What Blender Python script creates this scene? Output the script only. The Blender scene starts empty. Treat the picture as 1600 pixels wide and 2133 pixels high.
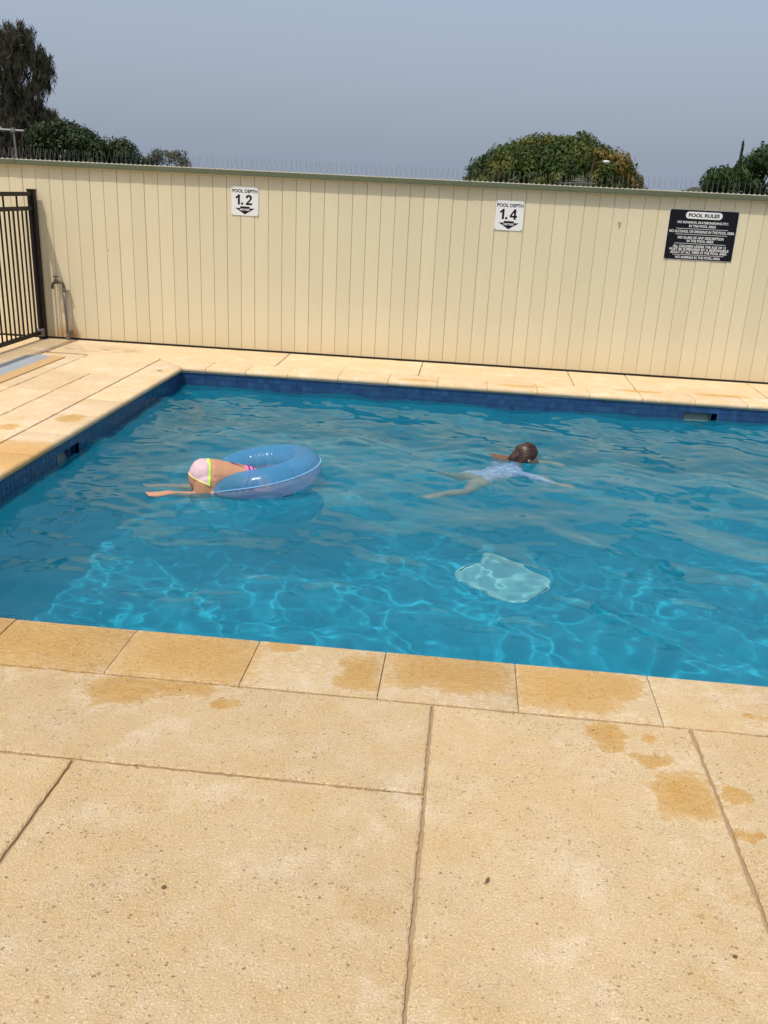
import bpy, bmesh, math, random
import numpy as np
from mathutils import Vector, Matrix
random.seed(7); RNG = np.random.default_rng(11)
SC = bpy.context.scene; COL = SC.collection
R = math.radians

# ------------------------------------------------------------------ camera
cam_d = bpy.data.cameras.new('camera'); cam = bpy.data.objects.new('camera', cam_d); COL.objects.link(cam)
cr = Vector((0.994020, 0.098767, 0.046576)); cu = Vector((-0.077302, 0.335205, 0.938968)); cf = Vector((-0.077126, 0.936954, -0.340836))
M = Matrix(((cr.x, cu.x, -cf.x, 0), (cr.y, cu.y, -cf.y, 0), (cr.z, cu.z, -cf.z, 1.55), (0, 0, 0, 1)))
cam.matrix_world = M
cam_d.sensor_fit = 'HORIZONTAL'; cam_d.sensor_width = 36; cam_d.lens = 36 * 1861.4 / 1600
cam_d.clip_start = 0.05; cam_d.clip_end = 3000
SC.camera = cam
# ------------------------------------------------------------------ sky, sun, exposure
SUN = Vector((-0.50, -0.90, 2.07)).normalized()          # towards the sun
W = bpy.data.worlds.new('World'); SC.world = W; W.use_nodes = True
wn = W.node_tree; wn.nodes.clear()
sky = wn.nodes.new('ShaderNodeTexSky'); sky.sky_type = 'NISHITA'; sky.sun_disc = False
sky.sun_elevation = math.asin(SUN.z); sky.sun_rotation = math.atan2(SUN.x, SUN.y)
sky.altitude = 0; sky.air_density = 1.0; sky.dust_density = 8.0; sky.ozone_density = 1.0
mixs = wn.nodes.new('ShaderNodeMix'); mixs.data_type = 'RGBA'; mixs.inputs[0].default_value = 0.62
mixs.inputs[7].default_value = (2.45, 2.90, 3.68, 1)     # even smoky haze over the clear-air sky
bg = wn.nodes.new('ShaderNodeBackground'); bg.inputs[1].default_value = 0.15
wo = wn.nodes.new('ShaderNodeOutputWorld')
wn.links.new(sky.outputs[0], mixs.inputs[6]); wn.links.new(mixs.outputs[2], bg.inputs[0]); wn.links.new(bg.outputs[0], wo.inputs[0])
sun_d = bpy.data.lights.new('sun', 'SUN'); sun_d.energy = 2.4; sun_d.angle = R(0.53); sun_d.color = (1, 0.93, 0.82)
sun = bpy.data.objects.new('sun', sun_d); COL.objects.link(sun)
sun.rotation_euler = (-SUN).to_track_quat('-Z', 'Y').to_euler(); sun.location = (0, 0, 12)
sun_d.cycles.is_caustics_light = True
SC.view_settings.view_transform = 'Standard'; SC.view_settings.look = 'None'
SC.view_settings.exposure = 0.32; SC.view_settings.gamma = 1.0
try:
    SC.cycles.max_bounces = 10; SC.cycles.transmission_bounces = 8; SC.cycles.diffuse_bounces = 4; SC.cycles.glossy_bounces = 4
    SC.cycles.transparent_max_bounces = 12
    SC.cycles.use_denoising = True; SC.cycles.sample_clamp_indirect = 6.0
except Exception: pass

# ------------------------------------------------------------------ helpers
def link(o, parent=None):
    COL.objects.link(o)
    if parent: o.parent = parent
    return o
def mobj(name, me, m=None, parent=None, loc=None):
    o = bpy.data.objects.new(name, me)
    if m and not me.materials: me.materials.append(m)
    link(o, parent)
    if loc is not None: o.location = loc
    return o
def tag(o, label=None, cat=None, group=None, kind=None):
    if label: o['label'] = label
    if cat: o['category'] = cat
    if group: o['group'] = group
    if kind: o['kind'] = kind
    return o
def empty(name, loc, label=None, cat=None, group=None, kind=None):
    o = bpy.data.objects.new(name, None); COL.objects.link(o); o.location = loc; o.empty_display_size = 0.1
    return tag(o, label, cat, group, kind)
def pyd(name, v, f, smooth=False):
    me = bpy.data.meshes.new(name); me.from_pydata([tuple(map(float, a)) for a in v], [], f); me.update()
    if smooth: me.polygons.foreach_set('use_smooth', [True] * len(me.polygons))
    return me
BOXF = [(0, 3, 2, 1), (4, 5, 6, 7), (0, 1, 5, 4), (1, 2, 6, 5), (2, 3, 7, 6), (3, 0, 4, 7)]
def boxv(x0, x1, y0, y1, z0, z1):
    return [(x0, y0, z0), (x1, y0, z0), (x1, y1, z0), (x0, y1, z0), (x0, y0, z1), (x1, y0, z1), (x1, y1, z1), (x0, y1, z1)]
class MB:
    def __init__(s): s.v = []; s.f = []
    def add(s, v, f):
        n = len(s.v); s.v += [tuple(a) for a in v]; s.f += [tuple(i + n for i in q) for q in f]; return s
    def box(s, x0, x1, y0, y1, z0, z1): return s.add(boxv(x0, x1, y0, y1, z0, z1), BOXF)
    def tube(s, pts, rad, n=8, caps=True):
        pts = [Vector(p) for p in pts]; rs = rad if isinstance(rad, (list, tuple)) else [rad] * len(pts)
        V = []; F = []; pu = None
        for i, p in enumerate(pts):
            t = (pts[min(i + 1, len(pts) - 1)] - pts[max(i - 1, 0)]).normalized()
            if pu is None:
                pu = t.orthogonal().normalized()
            else:
                pu = (pu - t * pu.dot(t)).normalized()
            w = t.cross(pu)
            for k in range(n):
                a = 2 * math.pi * k / n; V.append(p + (pu * math.cos(a) + w * math.sin(a)) * rs[i])
        for i in range(len(pts) - 1):
            for k in range(n):
                k2 = (k + 1) % n; F.append((i * n + k, i * n + k2, (i + 1) * n + k2, (i + 1) * n + k))
        if caps: F.append(tuple(range(n - 1, -1, -1))); F.append(tuple((len(pts) - 1) * n + k for k in range(n)))
        return s.add(V, F)
    def mesh(s, name, smooth=False): return pyd(name, s.v, s.f, smooth)
    def build(s, name, m, parent=None, loc=None, smooth=False, bevel=0):
        v = s.v
        if loc is not None: v = [(a[0] - loc[0], a[1] - loc[1], a[2] - loc[2]) for a in v]
        me = pyd(name, v, s.f, smooth)
        if bevel:
            b = bmesh.new(); b.from_mesh(me)
            bmesh.ops.bevel(b, geom=b.edges[:], offset=bevel, segments=2, affect='EDGES', profile=0.5); b.to_mesh(me); b.free()
        return mobj(name, me, m, parent, loc)
def child(o, parent):
    """parent a world-built object to an empty that has a location, keeping it in place"""
    o.parent = parent; o.location = o.location - parent.location; return o

# ------------------------------------------------------------------ materials
class NT:
    def __init__(s, name):
        s.m = bpy.data.materials.new(name); s.m.use_nodes = True; s.t = s.m.node_tree; s.t.nodes.clear()
        s.out = s.n('ShaderNodeOutputMaterial')
    def n(s, ty, **kw):
        x = s.t.nodes.new(ty)
        for k, v in kw.items(): setattr(x, k, v)
        return x
    def set(s, sock, v):
        if hasattr(v, 'is_linked') or isinstance(v, bpy.types.NodeSocket): s.t.links.new(v, sock)
        elif v is not None:
            if hasattr(sock.default_value, '__len__') and not hasattr(v, '__len__'): v = (v, v, v)
            if hasattr(v, '__len__') and len(v) == 3 and len(sock.default_value) == 4: v = (*v, 1)
            sock.default_value = v
    def pos(s): return s.n('ShaderNodeNewGeometry').outputs['Position']
    def math(s, op, a, b=None, c=None, clamp=False):
        x = s.n('ShaderNodeMath', operation=op, use_clamp=clamp); s.set(x.inputs[0], a)
        if b is not None: s.set(x.inputs[1], b)
        if c is not None: s.set(x.inputs[2], c)
        return x.outputs[0]
    def vmath(s, op, a, b=None):
        x = s.n('ShaderNodeVectorMath', operation=op); s.set(x.inputs[0], a)
        if b is not None: s.set(x.inputs[1], b)
        return x.outputs[1] if op in ('LENGTH', 'DOT_PRODUCT', 'DISTANCE') else x.outputs[0]
    def noise(s, vec, scale, detail=4, rough=.55, out=0):
        x = s.n('ShaderNodeTexNoise'); s.set(x.inputs['Vector'], vec); x.inputs['Scale'].default_value = scale
        x.inputs['Detail'].default_value = detail; x.inputs['Roughness'].default_value = rough; return x.outputs[out]
    def voro(s, vec, scale, feat='F1', rnd=1):
        x = s.n('ShaderNodeTexVoronoi', feature=feat); s.set(x.inputs['Vector'], vec); x.inputs['Scale'].default_value = scale
        x.inputs['Randomness'].default_value = rnd; return x
    def ramp(s, fac, a, b, lo=0.0, hi=1.0, smooth=True):
        x = s.n('ShaderNodeMapRange', interpolation_type='SMOOTHSTEP' if smooth else 'LINEAR')
        s.set(x.inputs[0], fac); x.inputs[1].default_value = a; x.inputs[2].default_value = b
        x.inputs[3].default_value = lo; x.inputs[4].default_value = hi; return x.outputs[0]
    def mix(s, fac, a, b, blend='MIX'):
        x = s.n('ShaderNodeMix', data_type='RGBA', blend_type=blend, clamp_factor=True); s.set(x.inputs[0], fac)
        s.set(x.inputs[6], a); s.set(x.inputs[7], b); return x.outputs[2]
    def bump(s, h, strength=.5, dist=.01, normal=None):
        x = s.n('ShaderNodeBump'); x.inputs['Strength'].default_value = strength; x.inputs['Distance'].default_value = dist
        s.set(x.inputs['Height'], h)
        if normal: s.set(x.inputs['Normal'], normal)
        return x.outputs[0]
    def bsdf(s, col, rough=.6, spec=.5, normal=None, metal=0, **kw):
        x = s.n('ShaderNodeBsdfPrincipled'); s.set(x.inputs['Base Color'], col); s.set(x.inputs['Roughness'], rough)
        s.set(x.inputs['Specular IOR Level'], spec); x.inputs['Metallic'].default_value = metal
        if normal: s.set(x.inputs['Normal'], normal)
        for k, v in kw.items(): s.set(x.inputs[k], v)
        s.t.links.new(x.outputs[0], s.out.inputs[0]); return x
    def scale(s, vec, xyz):
        x = s.n('ShaderNodeMapping'); s.set(x.inputs[0], vec); x.inputs['Scale'].default_value = xyz; return x.outputs[0]

# wet splashes left on the paving: (x, y, rx, ry, squareness)
WET = [(-1.40,2.67,.31,.175,1),(-.875,2.67,.24,.165,1),(-.56,2.785,.07,.04,0),(-.275,2.65,.075,.11,1),(.03,2.705,.215,.115,1),(.42,2.675,.17,.15,1),(.58,2.71,.11,.10,0),(1.02,2.60,.03,.03,0),
 (-1.014,2.41,.115,.095,0),(-.855,2.455,.15,.045,0),(-.669,2.397,.044,.033,0),(.526,2.41,.062,.084,0),(.70,2.14,.082,.10,1),(.64,2.309,.06,.036,0),(.842,2.167,.046,.036,0),(.836,1.996,.031,.031,0),(.662,2.415,.025,.032,0)]
WETF = [(-2.56,4.70,.25,.33,1),(-2.60,5.63,.09,.12,0),(-2.873,5.32,.07,.066,0),(.495,7.70,.22,.06,0),(-.389,7.66,.2,.05,0),(1.509,7.80,.22,.05,0),(2.231,7.85,.25,.06,0)]
def paving(name, dry, dry2, wetc, pale, wets, coping=False, near=True):
    s = NT(name); P = s.pos()
    def sc(v, k):
        x = s.n('ShaderNodeVectorMath', operation='SCALE'); s.set(x.inputs[0], v); x.inputs['Scale'].default_value = k; return x.outputs[0]
    warp = s.noise(P, 11, 5, .68, 1)
    wv = s.vmath('ADD', P, sc(s.vmath('SUBTRACT', warp, (.5, .5, .5)), .16))
    wet = None
    for (x, y, rx, ry, sq) in wets:
        q = s.vmath('MULTIPLY', s.vmath('SUBTRACT', wv, (x, y, 0)), (1 / rx, 1 / ry, 0))
        if sq: q = s.vmath('MULTIPLY', q, s.vmath('MULTIPLY', q, q)); d = s.math('POWER', s.vmath('LENGTH', q), .3333)
        else: d = s.vmath('LENGTH', q)
        wet = d if wet is None else s.math('MINIMUM', wet, d)
    wet = s.math('ADD', wet, s.math('MULTIPLY', s.math('SUBTRACT', s.noise(P, 60, 4, .7), .5), .55)); wetm = s.ramp(wet, .84, 1.22, 1, 0)
    big = s.noise(P, 1.3, 4, .6); mid = s.noise(P, 8, 5, .68); fine = s.noise(P, 120, 5, .82)
    obj = s.n('ShaderNodeObjectInfo').outputs['Random']
    c = s.mix(s.ramp(big, .32, .68), dry, dry2)
    c = s.mix(s.math('MULTIPLY', s.ramp(mid, .46, .74), .55), c, pale)
    blot = s.noise(P, 4.2, 6, .72)
    c = s.mix(s.math('MULTIPLY', s.ramp(blot, .52, .66), .55), c, (dry2[0] * .97, dry2[1] * .88, dry2[2] * .68))
    c = s.mix(s.math('MULTIPLY', s.ramp(blot, .47, .34), .60), c, (pale[0] * 1.05, pale[1] * 1.06, pale[2] * 1.12))
    dirt = s.math('MULTIPLY', s.ramp(s.noise(P, 1.05, 4, .6), .50, .68), s.ramp(mid, .38, .62))
    c = s.mix(s.math('MULTIPLY', dirt, .34 if not coping else .10), c, (.40, .30, .18))
    st = s.noise(s.scale(P, (34, 95, 20)) if coping else s.scale(P, (24, 40, 20)), 1.0, 4, .65); st2 = s.noise(P, 3.1, 3, .6)
    streak = s.math('MULTIPLY', s.ramp(st, .49, .60), s.ramp(st2, .47, .60))
    c = s.mix(s.math('MULTIPLY', streak, .8 if coping else .35), c, pale)
    halo = s.math('MULTIPLY', s.ramp(wet, 1.0, 1.45, 1, 0), s.ramp(st, .44, .56))
    c = s.mix(s.math('MULTIPLY', halo, .75), c, (pale[0] * 1.06, pale[1] * 1.08, pale[2] * 1.12))
    cw = s.mix(s.ramp(mid, .35, .65), wetc, (wetc[0] * .86, wetc[1] * .80, wetc[2] * .70))
    c = s.mix(s.math('MULTIPLY', wetm, .45), c, cw)
    # grime and open grit: pits of every size, thicker in worn patches
    gp = s.ramp(s.noise(P, 2.3, 4, .7), .44, .68)
    wq = s.vmath('ADD', P, sc(s.vmath('SUBTRACT', s.noise(P, 150, 2, .6, 1), (.5, .5, .5)), .012)) if near else P
    def pits(scale, big_, dens):
        v = s.voro(s.scale(wq, (1, 1.15, 1)), scale); q = s.n('ShaderNodeSeparateColor'); s.set(q.inputs[0], v.outputs['Color'])
        rad = s.math('MULTIPLY', s.math('POWER', q.outputs[0], 2.5), big_); k = s.math('SUBTRACT', rad, v.outputs['Distance'])
        return s.math('MULTIPLY', s.ramp(k, 0, .12), s.math('MULTIPLY', q.outputs[1], s.ramp(s.math('ADD', q.outputs[2], s.math('MULTIPLY', gp, .75)), dens, dens + .3)))
    fk = s.math('MAXIMUM', pits(130, .62, .72), pits(52, .32, 1.10))
    if near: fk = s.math('MAXIMUM', fk, s.math('MULTIPLY', pits(250, .7, .55), .7))
    gr = s.ramp(s.noise(P, 170, 3, .8), .36, .64)
    c = s.mix(s.math('MULTIPLY', gp, .10 if not coping else .04), c, (.42, .31, .18))
    c = s.mix(s.math('MULTIPLY', s.math('SUBTRACT', 1, gr), .30 if not coping else .20), c, (.40, .28, .14))
    c = s.mix(s.math('MULTIPLY', gr, .26), c, (pale[0] * 1.1, pale[1] * 1.12, pale[2] * 1.18))
    c = s.mix(s.math('MULTIPLY', fk, .80 if not coping else .55), c, (.17, .11, .055))  # dark pits: the small shadows in the grit are put into the colour
    soak = s.math('MULTIPLY', wetm, s.math('ADD', .74, s.math('MULTIPLY', s.ramp(wet, .3, .95, 1, 0), .26)))
    c = s.mix(soak, c, s.mix(1.0, c, (.90, .74, .46), 'MULTIPLY'))
    if not near and not coping:      # grey mould near the tap
        md = s.math('MULTIPLY', s.ramp(s.vmath('LENGTH', s.vmath('MULTIPLY', s.vmath('SUBTRACT', P, (-3.45, 8.12, 0)), (1.6, 3.2, 0))), .35, 1.0, 1, 0), s.ramp(s.noise(s.scale(P, (5, 22, 5)), 1, 5, .75), .46, .64))
        c = s.mix(s.math('MULTIPLY', md, .8), c, (.16, .135, .095))
    hsv = s.n('ShaderNodeHueSaturation'); s.set(hsv.inputs['Color'], c); s.set(hsv.inputs['Value'], s.math('ADD', .93, s.math('MULTIPLY', obj, .12)))
    nb = None
    if near:
        h = s.math('SUBTRACT', s.math('ADD', s.math('MULTIPLY', gr, .6), s.math('MULTIPLY', fine, .35)), s.math('MULTIPLY', fk, .6))
        nb = s.bump(h, .8, .005)
    s.bsdf(hsv.outputs[0], s.ramp(wetm, 0, 1, .9, .5), .25, nb)
    return s.m
def simple(name, col, rough=.6, spec=.5, metal=0, nscale=30, namt=.12, bump=0, **kw):
    s = NT(name); P = s.n('ShaderNodeTexCoord').outputs['Object']
    nz = s.noise(P, nscale, 4, .6)
    c = s.mix(nz, tuple(max(0, x * (1 - namt)) for x in col), tuple(min(1, x * (1 + namt)) for x in col))
    nb = s.bump(nz, bump, .004) if bump else None
    s.bsdf(c, s.ramp(nz, .2, .8, rough * .9, min(1, rough * 1.1)), spec, nb, metal, **kw); return s.m

DK = ((.68, .51, .285), (.66, .47, .235), (.65, .425, .15), (.78, .635, .43)); CP = ((.67, .50, .27), (.64, .455, .22), (.67, .44, .155), (.77, .64, .46))
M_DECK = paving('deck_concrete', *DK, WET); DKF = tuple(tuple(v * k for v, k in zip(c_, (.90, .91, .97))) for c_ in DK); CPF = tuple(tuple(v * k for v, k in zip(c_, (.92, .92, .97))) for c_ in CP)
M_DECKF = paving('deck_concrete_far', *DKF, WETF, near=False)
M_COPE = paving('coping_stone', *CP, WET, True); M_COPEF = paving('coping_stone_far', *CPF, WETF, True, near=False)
s = NT('joint_sand'); P = s.pos(); nz = s.noise(P, 60, 4, .7); n2 = s.noise(P, 6, 3, .6)
s.bsdf(s.mix(n2, s.mix(nz, (.20, .135, .08), (.38, .275, .17)), s.mix(nz, (.30, .22, .14), (.46, .34, .21))), .95, .1, s.bump(nz, .6, .006)); M_JOINT = s.m
s = NT('dry_ground'); P = s.pos(); nz = s.noise(P, .6, 5, .6); n2 = s.noise(P, 25, 4, .7)
s.bsdf(s.mix(nz, s.mix(n2, (.05, .07, .025), (.10, .11, .04)), s.mix(n2, (.13, .10, .05), (.20, .16, .09))), .95, .1, s.bump(n2, .6, .02)); M_GROUND = s.m

# painted weatherboard
s = NT('cream_paint'); P = s.pos(); ob = s.n('ShaderNodeObjectInfo').outputs['Random']
nz = s.noise(P, 2.2, 5, .6); n2 = s.noise(s.scale(P, (30, 30, 3)), 1, 4, .6); n3 = s.noise(P, 120, 2, .5)
sep = s.n('ShaderNodeSeparateXYZ'); s.set(sep.inputs[0], P)
c = s.mix(nz, (.635, .565, .385), (.675, .60, .415))
c = s.mix(s.math('MULTIPLY', s.ramp(n2, .5, .8), .16), c, (.56, .45, .27))
low = s.ramp(s.math('ADD', sep.outputs[2], s.math('MULTIPLY', n2, .10)), .05, .30, 1, 0)
c = s.mix(s.math('MULTIPLY', low, .3), c, (.60, .44, .21))
rust = s.math('MULTIPLY', s.ramp(s.vmath('LENGTH', s.vmath('MULTIPLY', s.vmath('SUBTRACT', P, (-3.94, 8.56, .02)), (5.0, 0, 7.0))), .3, 1.0, 1, 0), s.ramp(nz, .35, .6))
c = s.mix(s.math('MULTIPLY', rust, .7), c, (.50, .22, .05))
sv = s.voro(s.scale(P, (1, 1, .55)), 5.5); rc = s.n('ShaderNodeSeparateColor'); s.set(rc.inputs[0], sv.outputs['Color'])
spot = s.math('MULTIPLY', s.ramp(sv.outputs['Distance'], .015, .05, 1, 0), s.math('GREATER_THAN', rc.outputs[0], .80))
c = s.mix(s.math('MULTIPLY', spot, .75), c, (.33, .20, .08))
hs = s.n('ShaderNodeHueSaturation'); s.set(hs.inputs['Color'], c); s.set(hs.inputs['Value'], s.math('ADD', .965, s.math('MULTIPLY', ob, .06)))
s.bsdf(hs.outputs[0], .55, .35, s.bump(s.math('ADD', s.math('MULTIPLY', n2, .6), s.math('MULTIPLY', n3, .25)), .18, .003)); M_PLANK = s.m
M_GROOVE = simple('groove_backing', (.62, .46, .25), .8)
M_CAP = simple('green_capping', (.105, .122, .066), .45, .4, nscale=9, namt=.18)
M_DARKGAP = simple('gap_shade', (.03, .026, .022), .9)  # near-black colour stands in for shade in the gap under the boards
M_SPIKEB = simple('spike_plastic', (.55, .52, .44), .5)
M_PIN = simple('spike_steel', (.26, .25, .24), .4, metal=.6)
M_BLACK = simple('black_powdercoat', (.007, .0055, .006), .45, .25, nscale=60)
M_GALV = simple('galvanised', (.22, .215, .20), .45, .5, metal=.55, nscale=40, namt=.25)
M_TAPH = simple('tap_handle', (.05, .07, .06), .4)
M_BRASS = simple('tap_brass', (.16, .14, .10), .4, metal=.7)
M_WHITE = simple('sign_white', (.74, .74, .73), .4, nscale=6, namt=.04)
M_INK = simple('sign_black', (.006, .006, .010), .5, .2, nscale=8)
M_PLATE = simple('zinc_sheet', (.36, .41, .46), .5, .4, metal=.25, nscale=12, namt=.15)
M_PLATE2 = simple('zinc_sheet_dull', (.27, .31, .36), .55, .4, metal=.2, nscale=12, namt=.15)
M_BOARD = simple('tan_board', (.50, .33, .155), .8, .2, nscale=16, namt=.14)
s = NT('pool_plaster'); P = s.pos(); nz = s.noise(P, 3, 4, .6); n2 = s.noise(P, 60, 3, .6)
s.bsdf(s.mix(nz, (.011, .305, .445), (.015, .33, .47)), .7, .3, s.bump(n2, .2, .004)); M_POOL = s.m
s = NT('grout'); s.bsdf((.05, .085, .16), .8); M_GROUT = s.m
def tilemat(name, island):
    s = NT(name)
    rnd = s.n('ShaderNodeNewGeometry').outputs['Random Per Island'] if island else s.n('ShaderNodeObjectInfo').outputs['Random']
    cr_ = s.n('ShaderNodeValToRGB'); e = cr_.color_ramp; e.elements[0].color = (.010, .032, .11, 1); e.elements[1].color = (.020, .080, .19, 1)
    for p_, c_ in ((.25, (.011, .045, .14, 1)), (.55, (.016, .060, .125, 1)), (.75, (.014, .045, .16, 1))):
        k = e.elements.new(p_); k.color = c_
    s.set(cr_.inputs[0], rnd); nz = s.noise(s.pos(), 60, 3, .6)
    s.bsdf(s.mix(s.math('MULTIPLY', nz, .35), cr_.outputs[0], (.05, .12, .26)), .22, .5); return s.m
M_TILE = tilemat('glazed_tile', False); M_TILES = tilemat('glazed_tile_field', True)
M_SKIM = simple('skimmer_plastic', (.12, .18, .17), .5)
M_SKIMD = simple('skimmer_throat', (.03, .05, .07), .6)
s = NT('water'); g = s.n('ShaderNodeBsdfGlass'); g.inputs['IOR'].default_value = 1.333; g.inputs['Roughness'].default_value = 0
s.t.links.new(g.outputs[0], s.out.inputs[0])
g.inputs['Color'].default_value = (.84, .97, .985, 1)
df = s.n('ShaderNodeBsdfDiffuse'); df.inputs[0].default_value = (.012, .285, .435, 1); mx_ = s.n('ShaderNodeMixShader'); mx_.inputs[0].default_value = .20   # diffuse blue stands in for light scattered inside the water
s.t.links.new(g.outputs[0], mx_.inputs[1]); s.t.links.new(df.outputs[0], mx_.inputs[2]); s.t.links.new(mx_.outputs[0], s.out.inputs[0]); M_WATER = s.m

# ------------------------------------------------------------------ setting: ground, joint bed, deck, coping, basin, water
PX0, PX1, PY0, PY1 = -2.465, 6.2, 2.805, 7.565        # pool wall faces
CX0, CY0, CY1, CX1 = -2.445, 2.825, 7.545, 6.18        # coping noses
ZW = -0.16; WALLY = 8.56
def ring_sheet(name, X, Y, z, m):
    (a, b, c, d), (e, f, g_, h) = X, Y
    v = [(x, y, z) for y in (e, f, g_, h) for x in (a, b, c, d)]
    F = [(j * 4 + i, j * 4 + i + 1, j * 4 + i + 5, j * 4 + i + 4) for j in range(3) for i in range(3) if not (i == 1 and j == 1)]
    return tag(mobj(name, pyd(name, v, F), m), kind='structure')
ring_sheet('ground', (-1500, PX0 - .05, PX1 + .05, 1500), (-1500, PY0 - .05, PY1 + .05, 1500), -.05, M_GROUND)
bed = ring_sheet('paving_bed', (-7, PX0 - .03, PX1 + .03, 9), (-3, PY0 - .03, PY1 + .03, 8.70), -.011, M_JOINT)

def slab_mesh(x0, x1, y0, y1, gap=.005, rag=.004, step=.05, top=0.0, bot=-.06, cham=.006):
    """slab with worn, slightly ragged arrises"""
    x0 += gap; x1 -= gap; y0 += gap; y1 -= gap
    def side(a, b):
        n = max(2, int((b - a) / step)); return [a + (b - a) * i / n for i in range(n)]
    pts = [(x, y0, 0, 1) for x in side(x0, x1)] + [(x1, y, -1, 0) for y in side(y0, y1)] + [(x0 + x1 - x, y1, 0, -1) for x in side(x0, x1)] + [(x0, y0 + y1 - y, 1, 0) for y in side(y0, y1)]
    n = len(pts); o = []; i_ = []
    ph = [random.uniform(0, 6.28) for _ in range(4)]
    for q_, (x, y, nx, ny) in enumerate(pts):
        t_ = x * abs(ny) + y * abs(nx)
        j = rag * (.35 + .2 * math.sin(9 * t_ + ph[0]) + .18 * math.sin(31 * t_ + ph[1]) + .14 * math.sin(83 * t_ + ph[2])) + random.random() ** 3 * rag * .8; k = cham * (.5 + random.random()) + (random.random() < .06) * random.uniform(.5, 2.6) * rag
        o.append((x + nx * j, y + ny * j, top - cham * .9)); i_.append((x + nx * (j + k), y + ny * (j + k), top))
    lo = [(p[0], p[1], bot) for p in o]
    V = i_ + o + lo; F = [tuple(range(n))]
    for k in range(n):
        k2 = (k + 1) % n
        F += [(n + k, n + k2, k2, k), (2 * n + k, 2 * n + k2, n + k2, n + k)]
    cx, cy = (x0 + x1) / 2, (y0 + y1) / 2
    return pyd('slab', [(a - cx, b - cy, c) for a, b, c in V], F), (cx, cy, 0)
deck = tag(bpy.data.objects.new('pool_deck', None), kind='structure'); COL.objects.link(deck)
NJ = 2.497; FJ = 7.865; LJ = -2.745
slabs = [
 (-3.1, -2.0, 2.04, NJ), (-2.0, -.018, 2.04, NJ), (-3.1, -2.02, .35, 2.04), (-2.02, -1.01, .35, 2.04), (-1.01, -.018, .35, 2.04),
 (-.018, .793, .55, NJ), (.793, 1.62, .8, NJ), (1.62, 2.6, .8, NJ), (2.6, 3.7, .8, NJ), (-3.1, -1.01, -1.6, .35), (-1.01, -.018, -1.6, .35),
 (-.018, .793, -1.6, .55), (.793, 2.6, -1.6, .8), (2.6, 4.4, -1.6, .8), (3.7, 5.4, .8, NJ), (5.4, 7.5, .8, NJ),
 (LJ - .32, LJ, 5.52, 7.04), (LJ - .32, LJ, 4.0, 5.52), (LJ - .32, LJ, 2.50, 4.0), (-3.41, -3.065, 6.37, 7.04), (-3.41, -3.065, 4.9, 6.37), (-3.41, -3.065, 3.3, 4.9),
 (-3.41, LJ, 7.04, 7.86), (-3.82, -3.41, 6.4, 7.80), (-4.6, -3.82, 6.4, 7.80), (-4.6, -3.41, 4.9, 6.4), (-4.6, -3.41, 3.3, 4.9), (-4.6, -3.41, 1.6, 3.3), (-3.41, -3.1, 1.6, 3.3),
 (-4.6, -3.82, 7.80, 8.53), (-3.82, -1.69, FJ, 8.53), (-1.69, -.40, FJ, 8.53), (-.40, .968, FJ, 8.53), (.968, 1.50, FJ, 8.53), (1.50, 2.62, FJ, 8.53), (2.62, 4.0, FJ, 8.53), (4.0, 5.6, FJ, 8.53), (5.6, 7.5, FJ, 8.53),
 (-6.8, -4.6, 6.4, 8.53), (-6.8, -4.6, 3.3, 6.4)]
for q in slabs:
    near = q[2] < 2.6
    me, c = slab_mesh(*q, gap=.003, rag=.004 if near else .003, step=.012 if near else .05, cham=.0045 if near else .004)
    mobj('slab', me, M_DECK if near else M_DECKF, deck, c)
# bullnose coping: profile in (u across from outer joint to nose, z)
cope = tag(bpy.data.objects.new('pool_coping', None), kind='structure'); COL.objects.link(cope)
def cope_profile(w):
    T = .046; r = .023
    pr = [(.0035, -T), (.0035, -.005), (.008, 0.0)] + [(w - r + r * math.sin(a), -r + r * math.cos(a)) for a in [math.pi * k / 8 for k in range(9)]]
    return pr
def cope_stone(axis, a0, a1, out, nose, m0=0, m1=0):
    """stone running from a0 to a1 along the pool side; m0/m1 = mitre at an end (slides that end with distance from the nose)"""
    w = abs(nose - out); sg = 1 if nose > out else -1; pr = cope_profile(w); n = len(pr); V = []
    c = (a0 + a1) / 2; dz = random.uniform(-.0015, .001)
    st = [0, .012, .5, .988, 1]
    for k, t in enumerate(st):
        for (u, z) in pr:
            e0 = a0 + .0018 + m0 * (u - w); e1 = a1 - .0018 + m1 * (w - u)
            a = e0 + (e1 - e0) * t; zz = z + dz - (.002 if k in (0, 4) else 0)
            b = out + sg * u
            V.append((a - c, b - out, zz) if axis == 'x' else (b - out, a - c, zz))
    F = []
    for k in range(len(st) - 1):
        for i in range(n):
            i2 = (i + 1) % n; F.append((k * n + i, k * n + i2, (k + 1) * n + i2, (k + 1) * n + i))
    F += [tuple(range(n - 1, -1, -1)), tuple((len(st) - 1) * n + i for i in range(n))]
    me = pyd('coping_stone', V, F); b = bmesh.new(); b.from_mesh(me); bmesh.ops.recalc_face_normals(b, faces=b.faces); b.to_mesh(me); b.free()
    me.polygons.foreach_set('use_smooth', [len(p.vertices) == 4 for p in me.polygons])
    try: me.set_sharp_from_angle(angle=R(40))
    except Exception: pass
    mobj('coping_stone', me, M_COPE if (axis == 'x' and out < 3) else M_COPEF, cope, (c, out, 0) if axis == 'x' else (out, c, 0))
xs = [-2.445, -2.02, -1.566] + [-1.11 + .4555 * k for k in range(16)]
for a, b in zip(xs[:-1], xs[1:]): cope_stone('x', a, b, NJ + .004, CY0, m0=1 if a < -2.4 else 0)
xs = [-2.445, -2.238, -1.885, -1.518, -1.079, -.645, -.22, .204, .63, 1.065, 1.503, 1.94, 2.365] + [2.365 + .432 * k for k in range(1, 9)]
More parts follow.
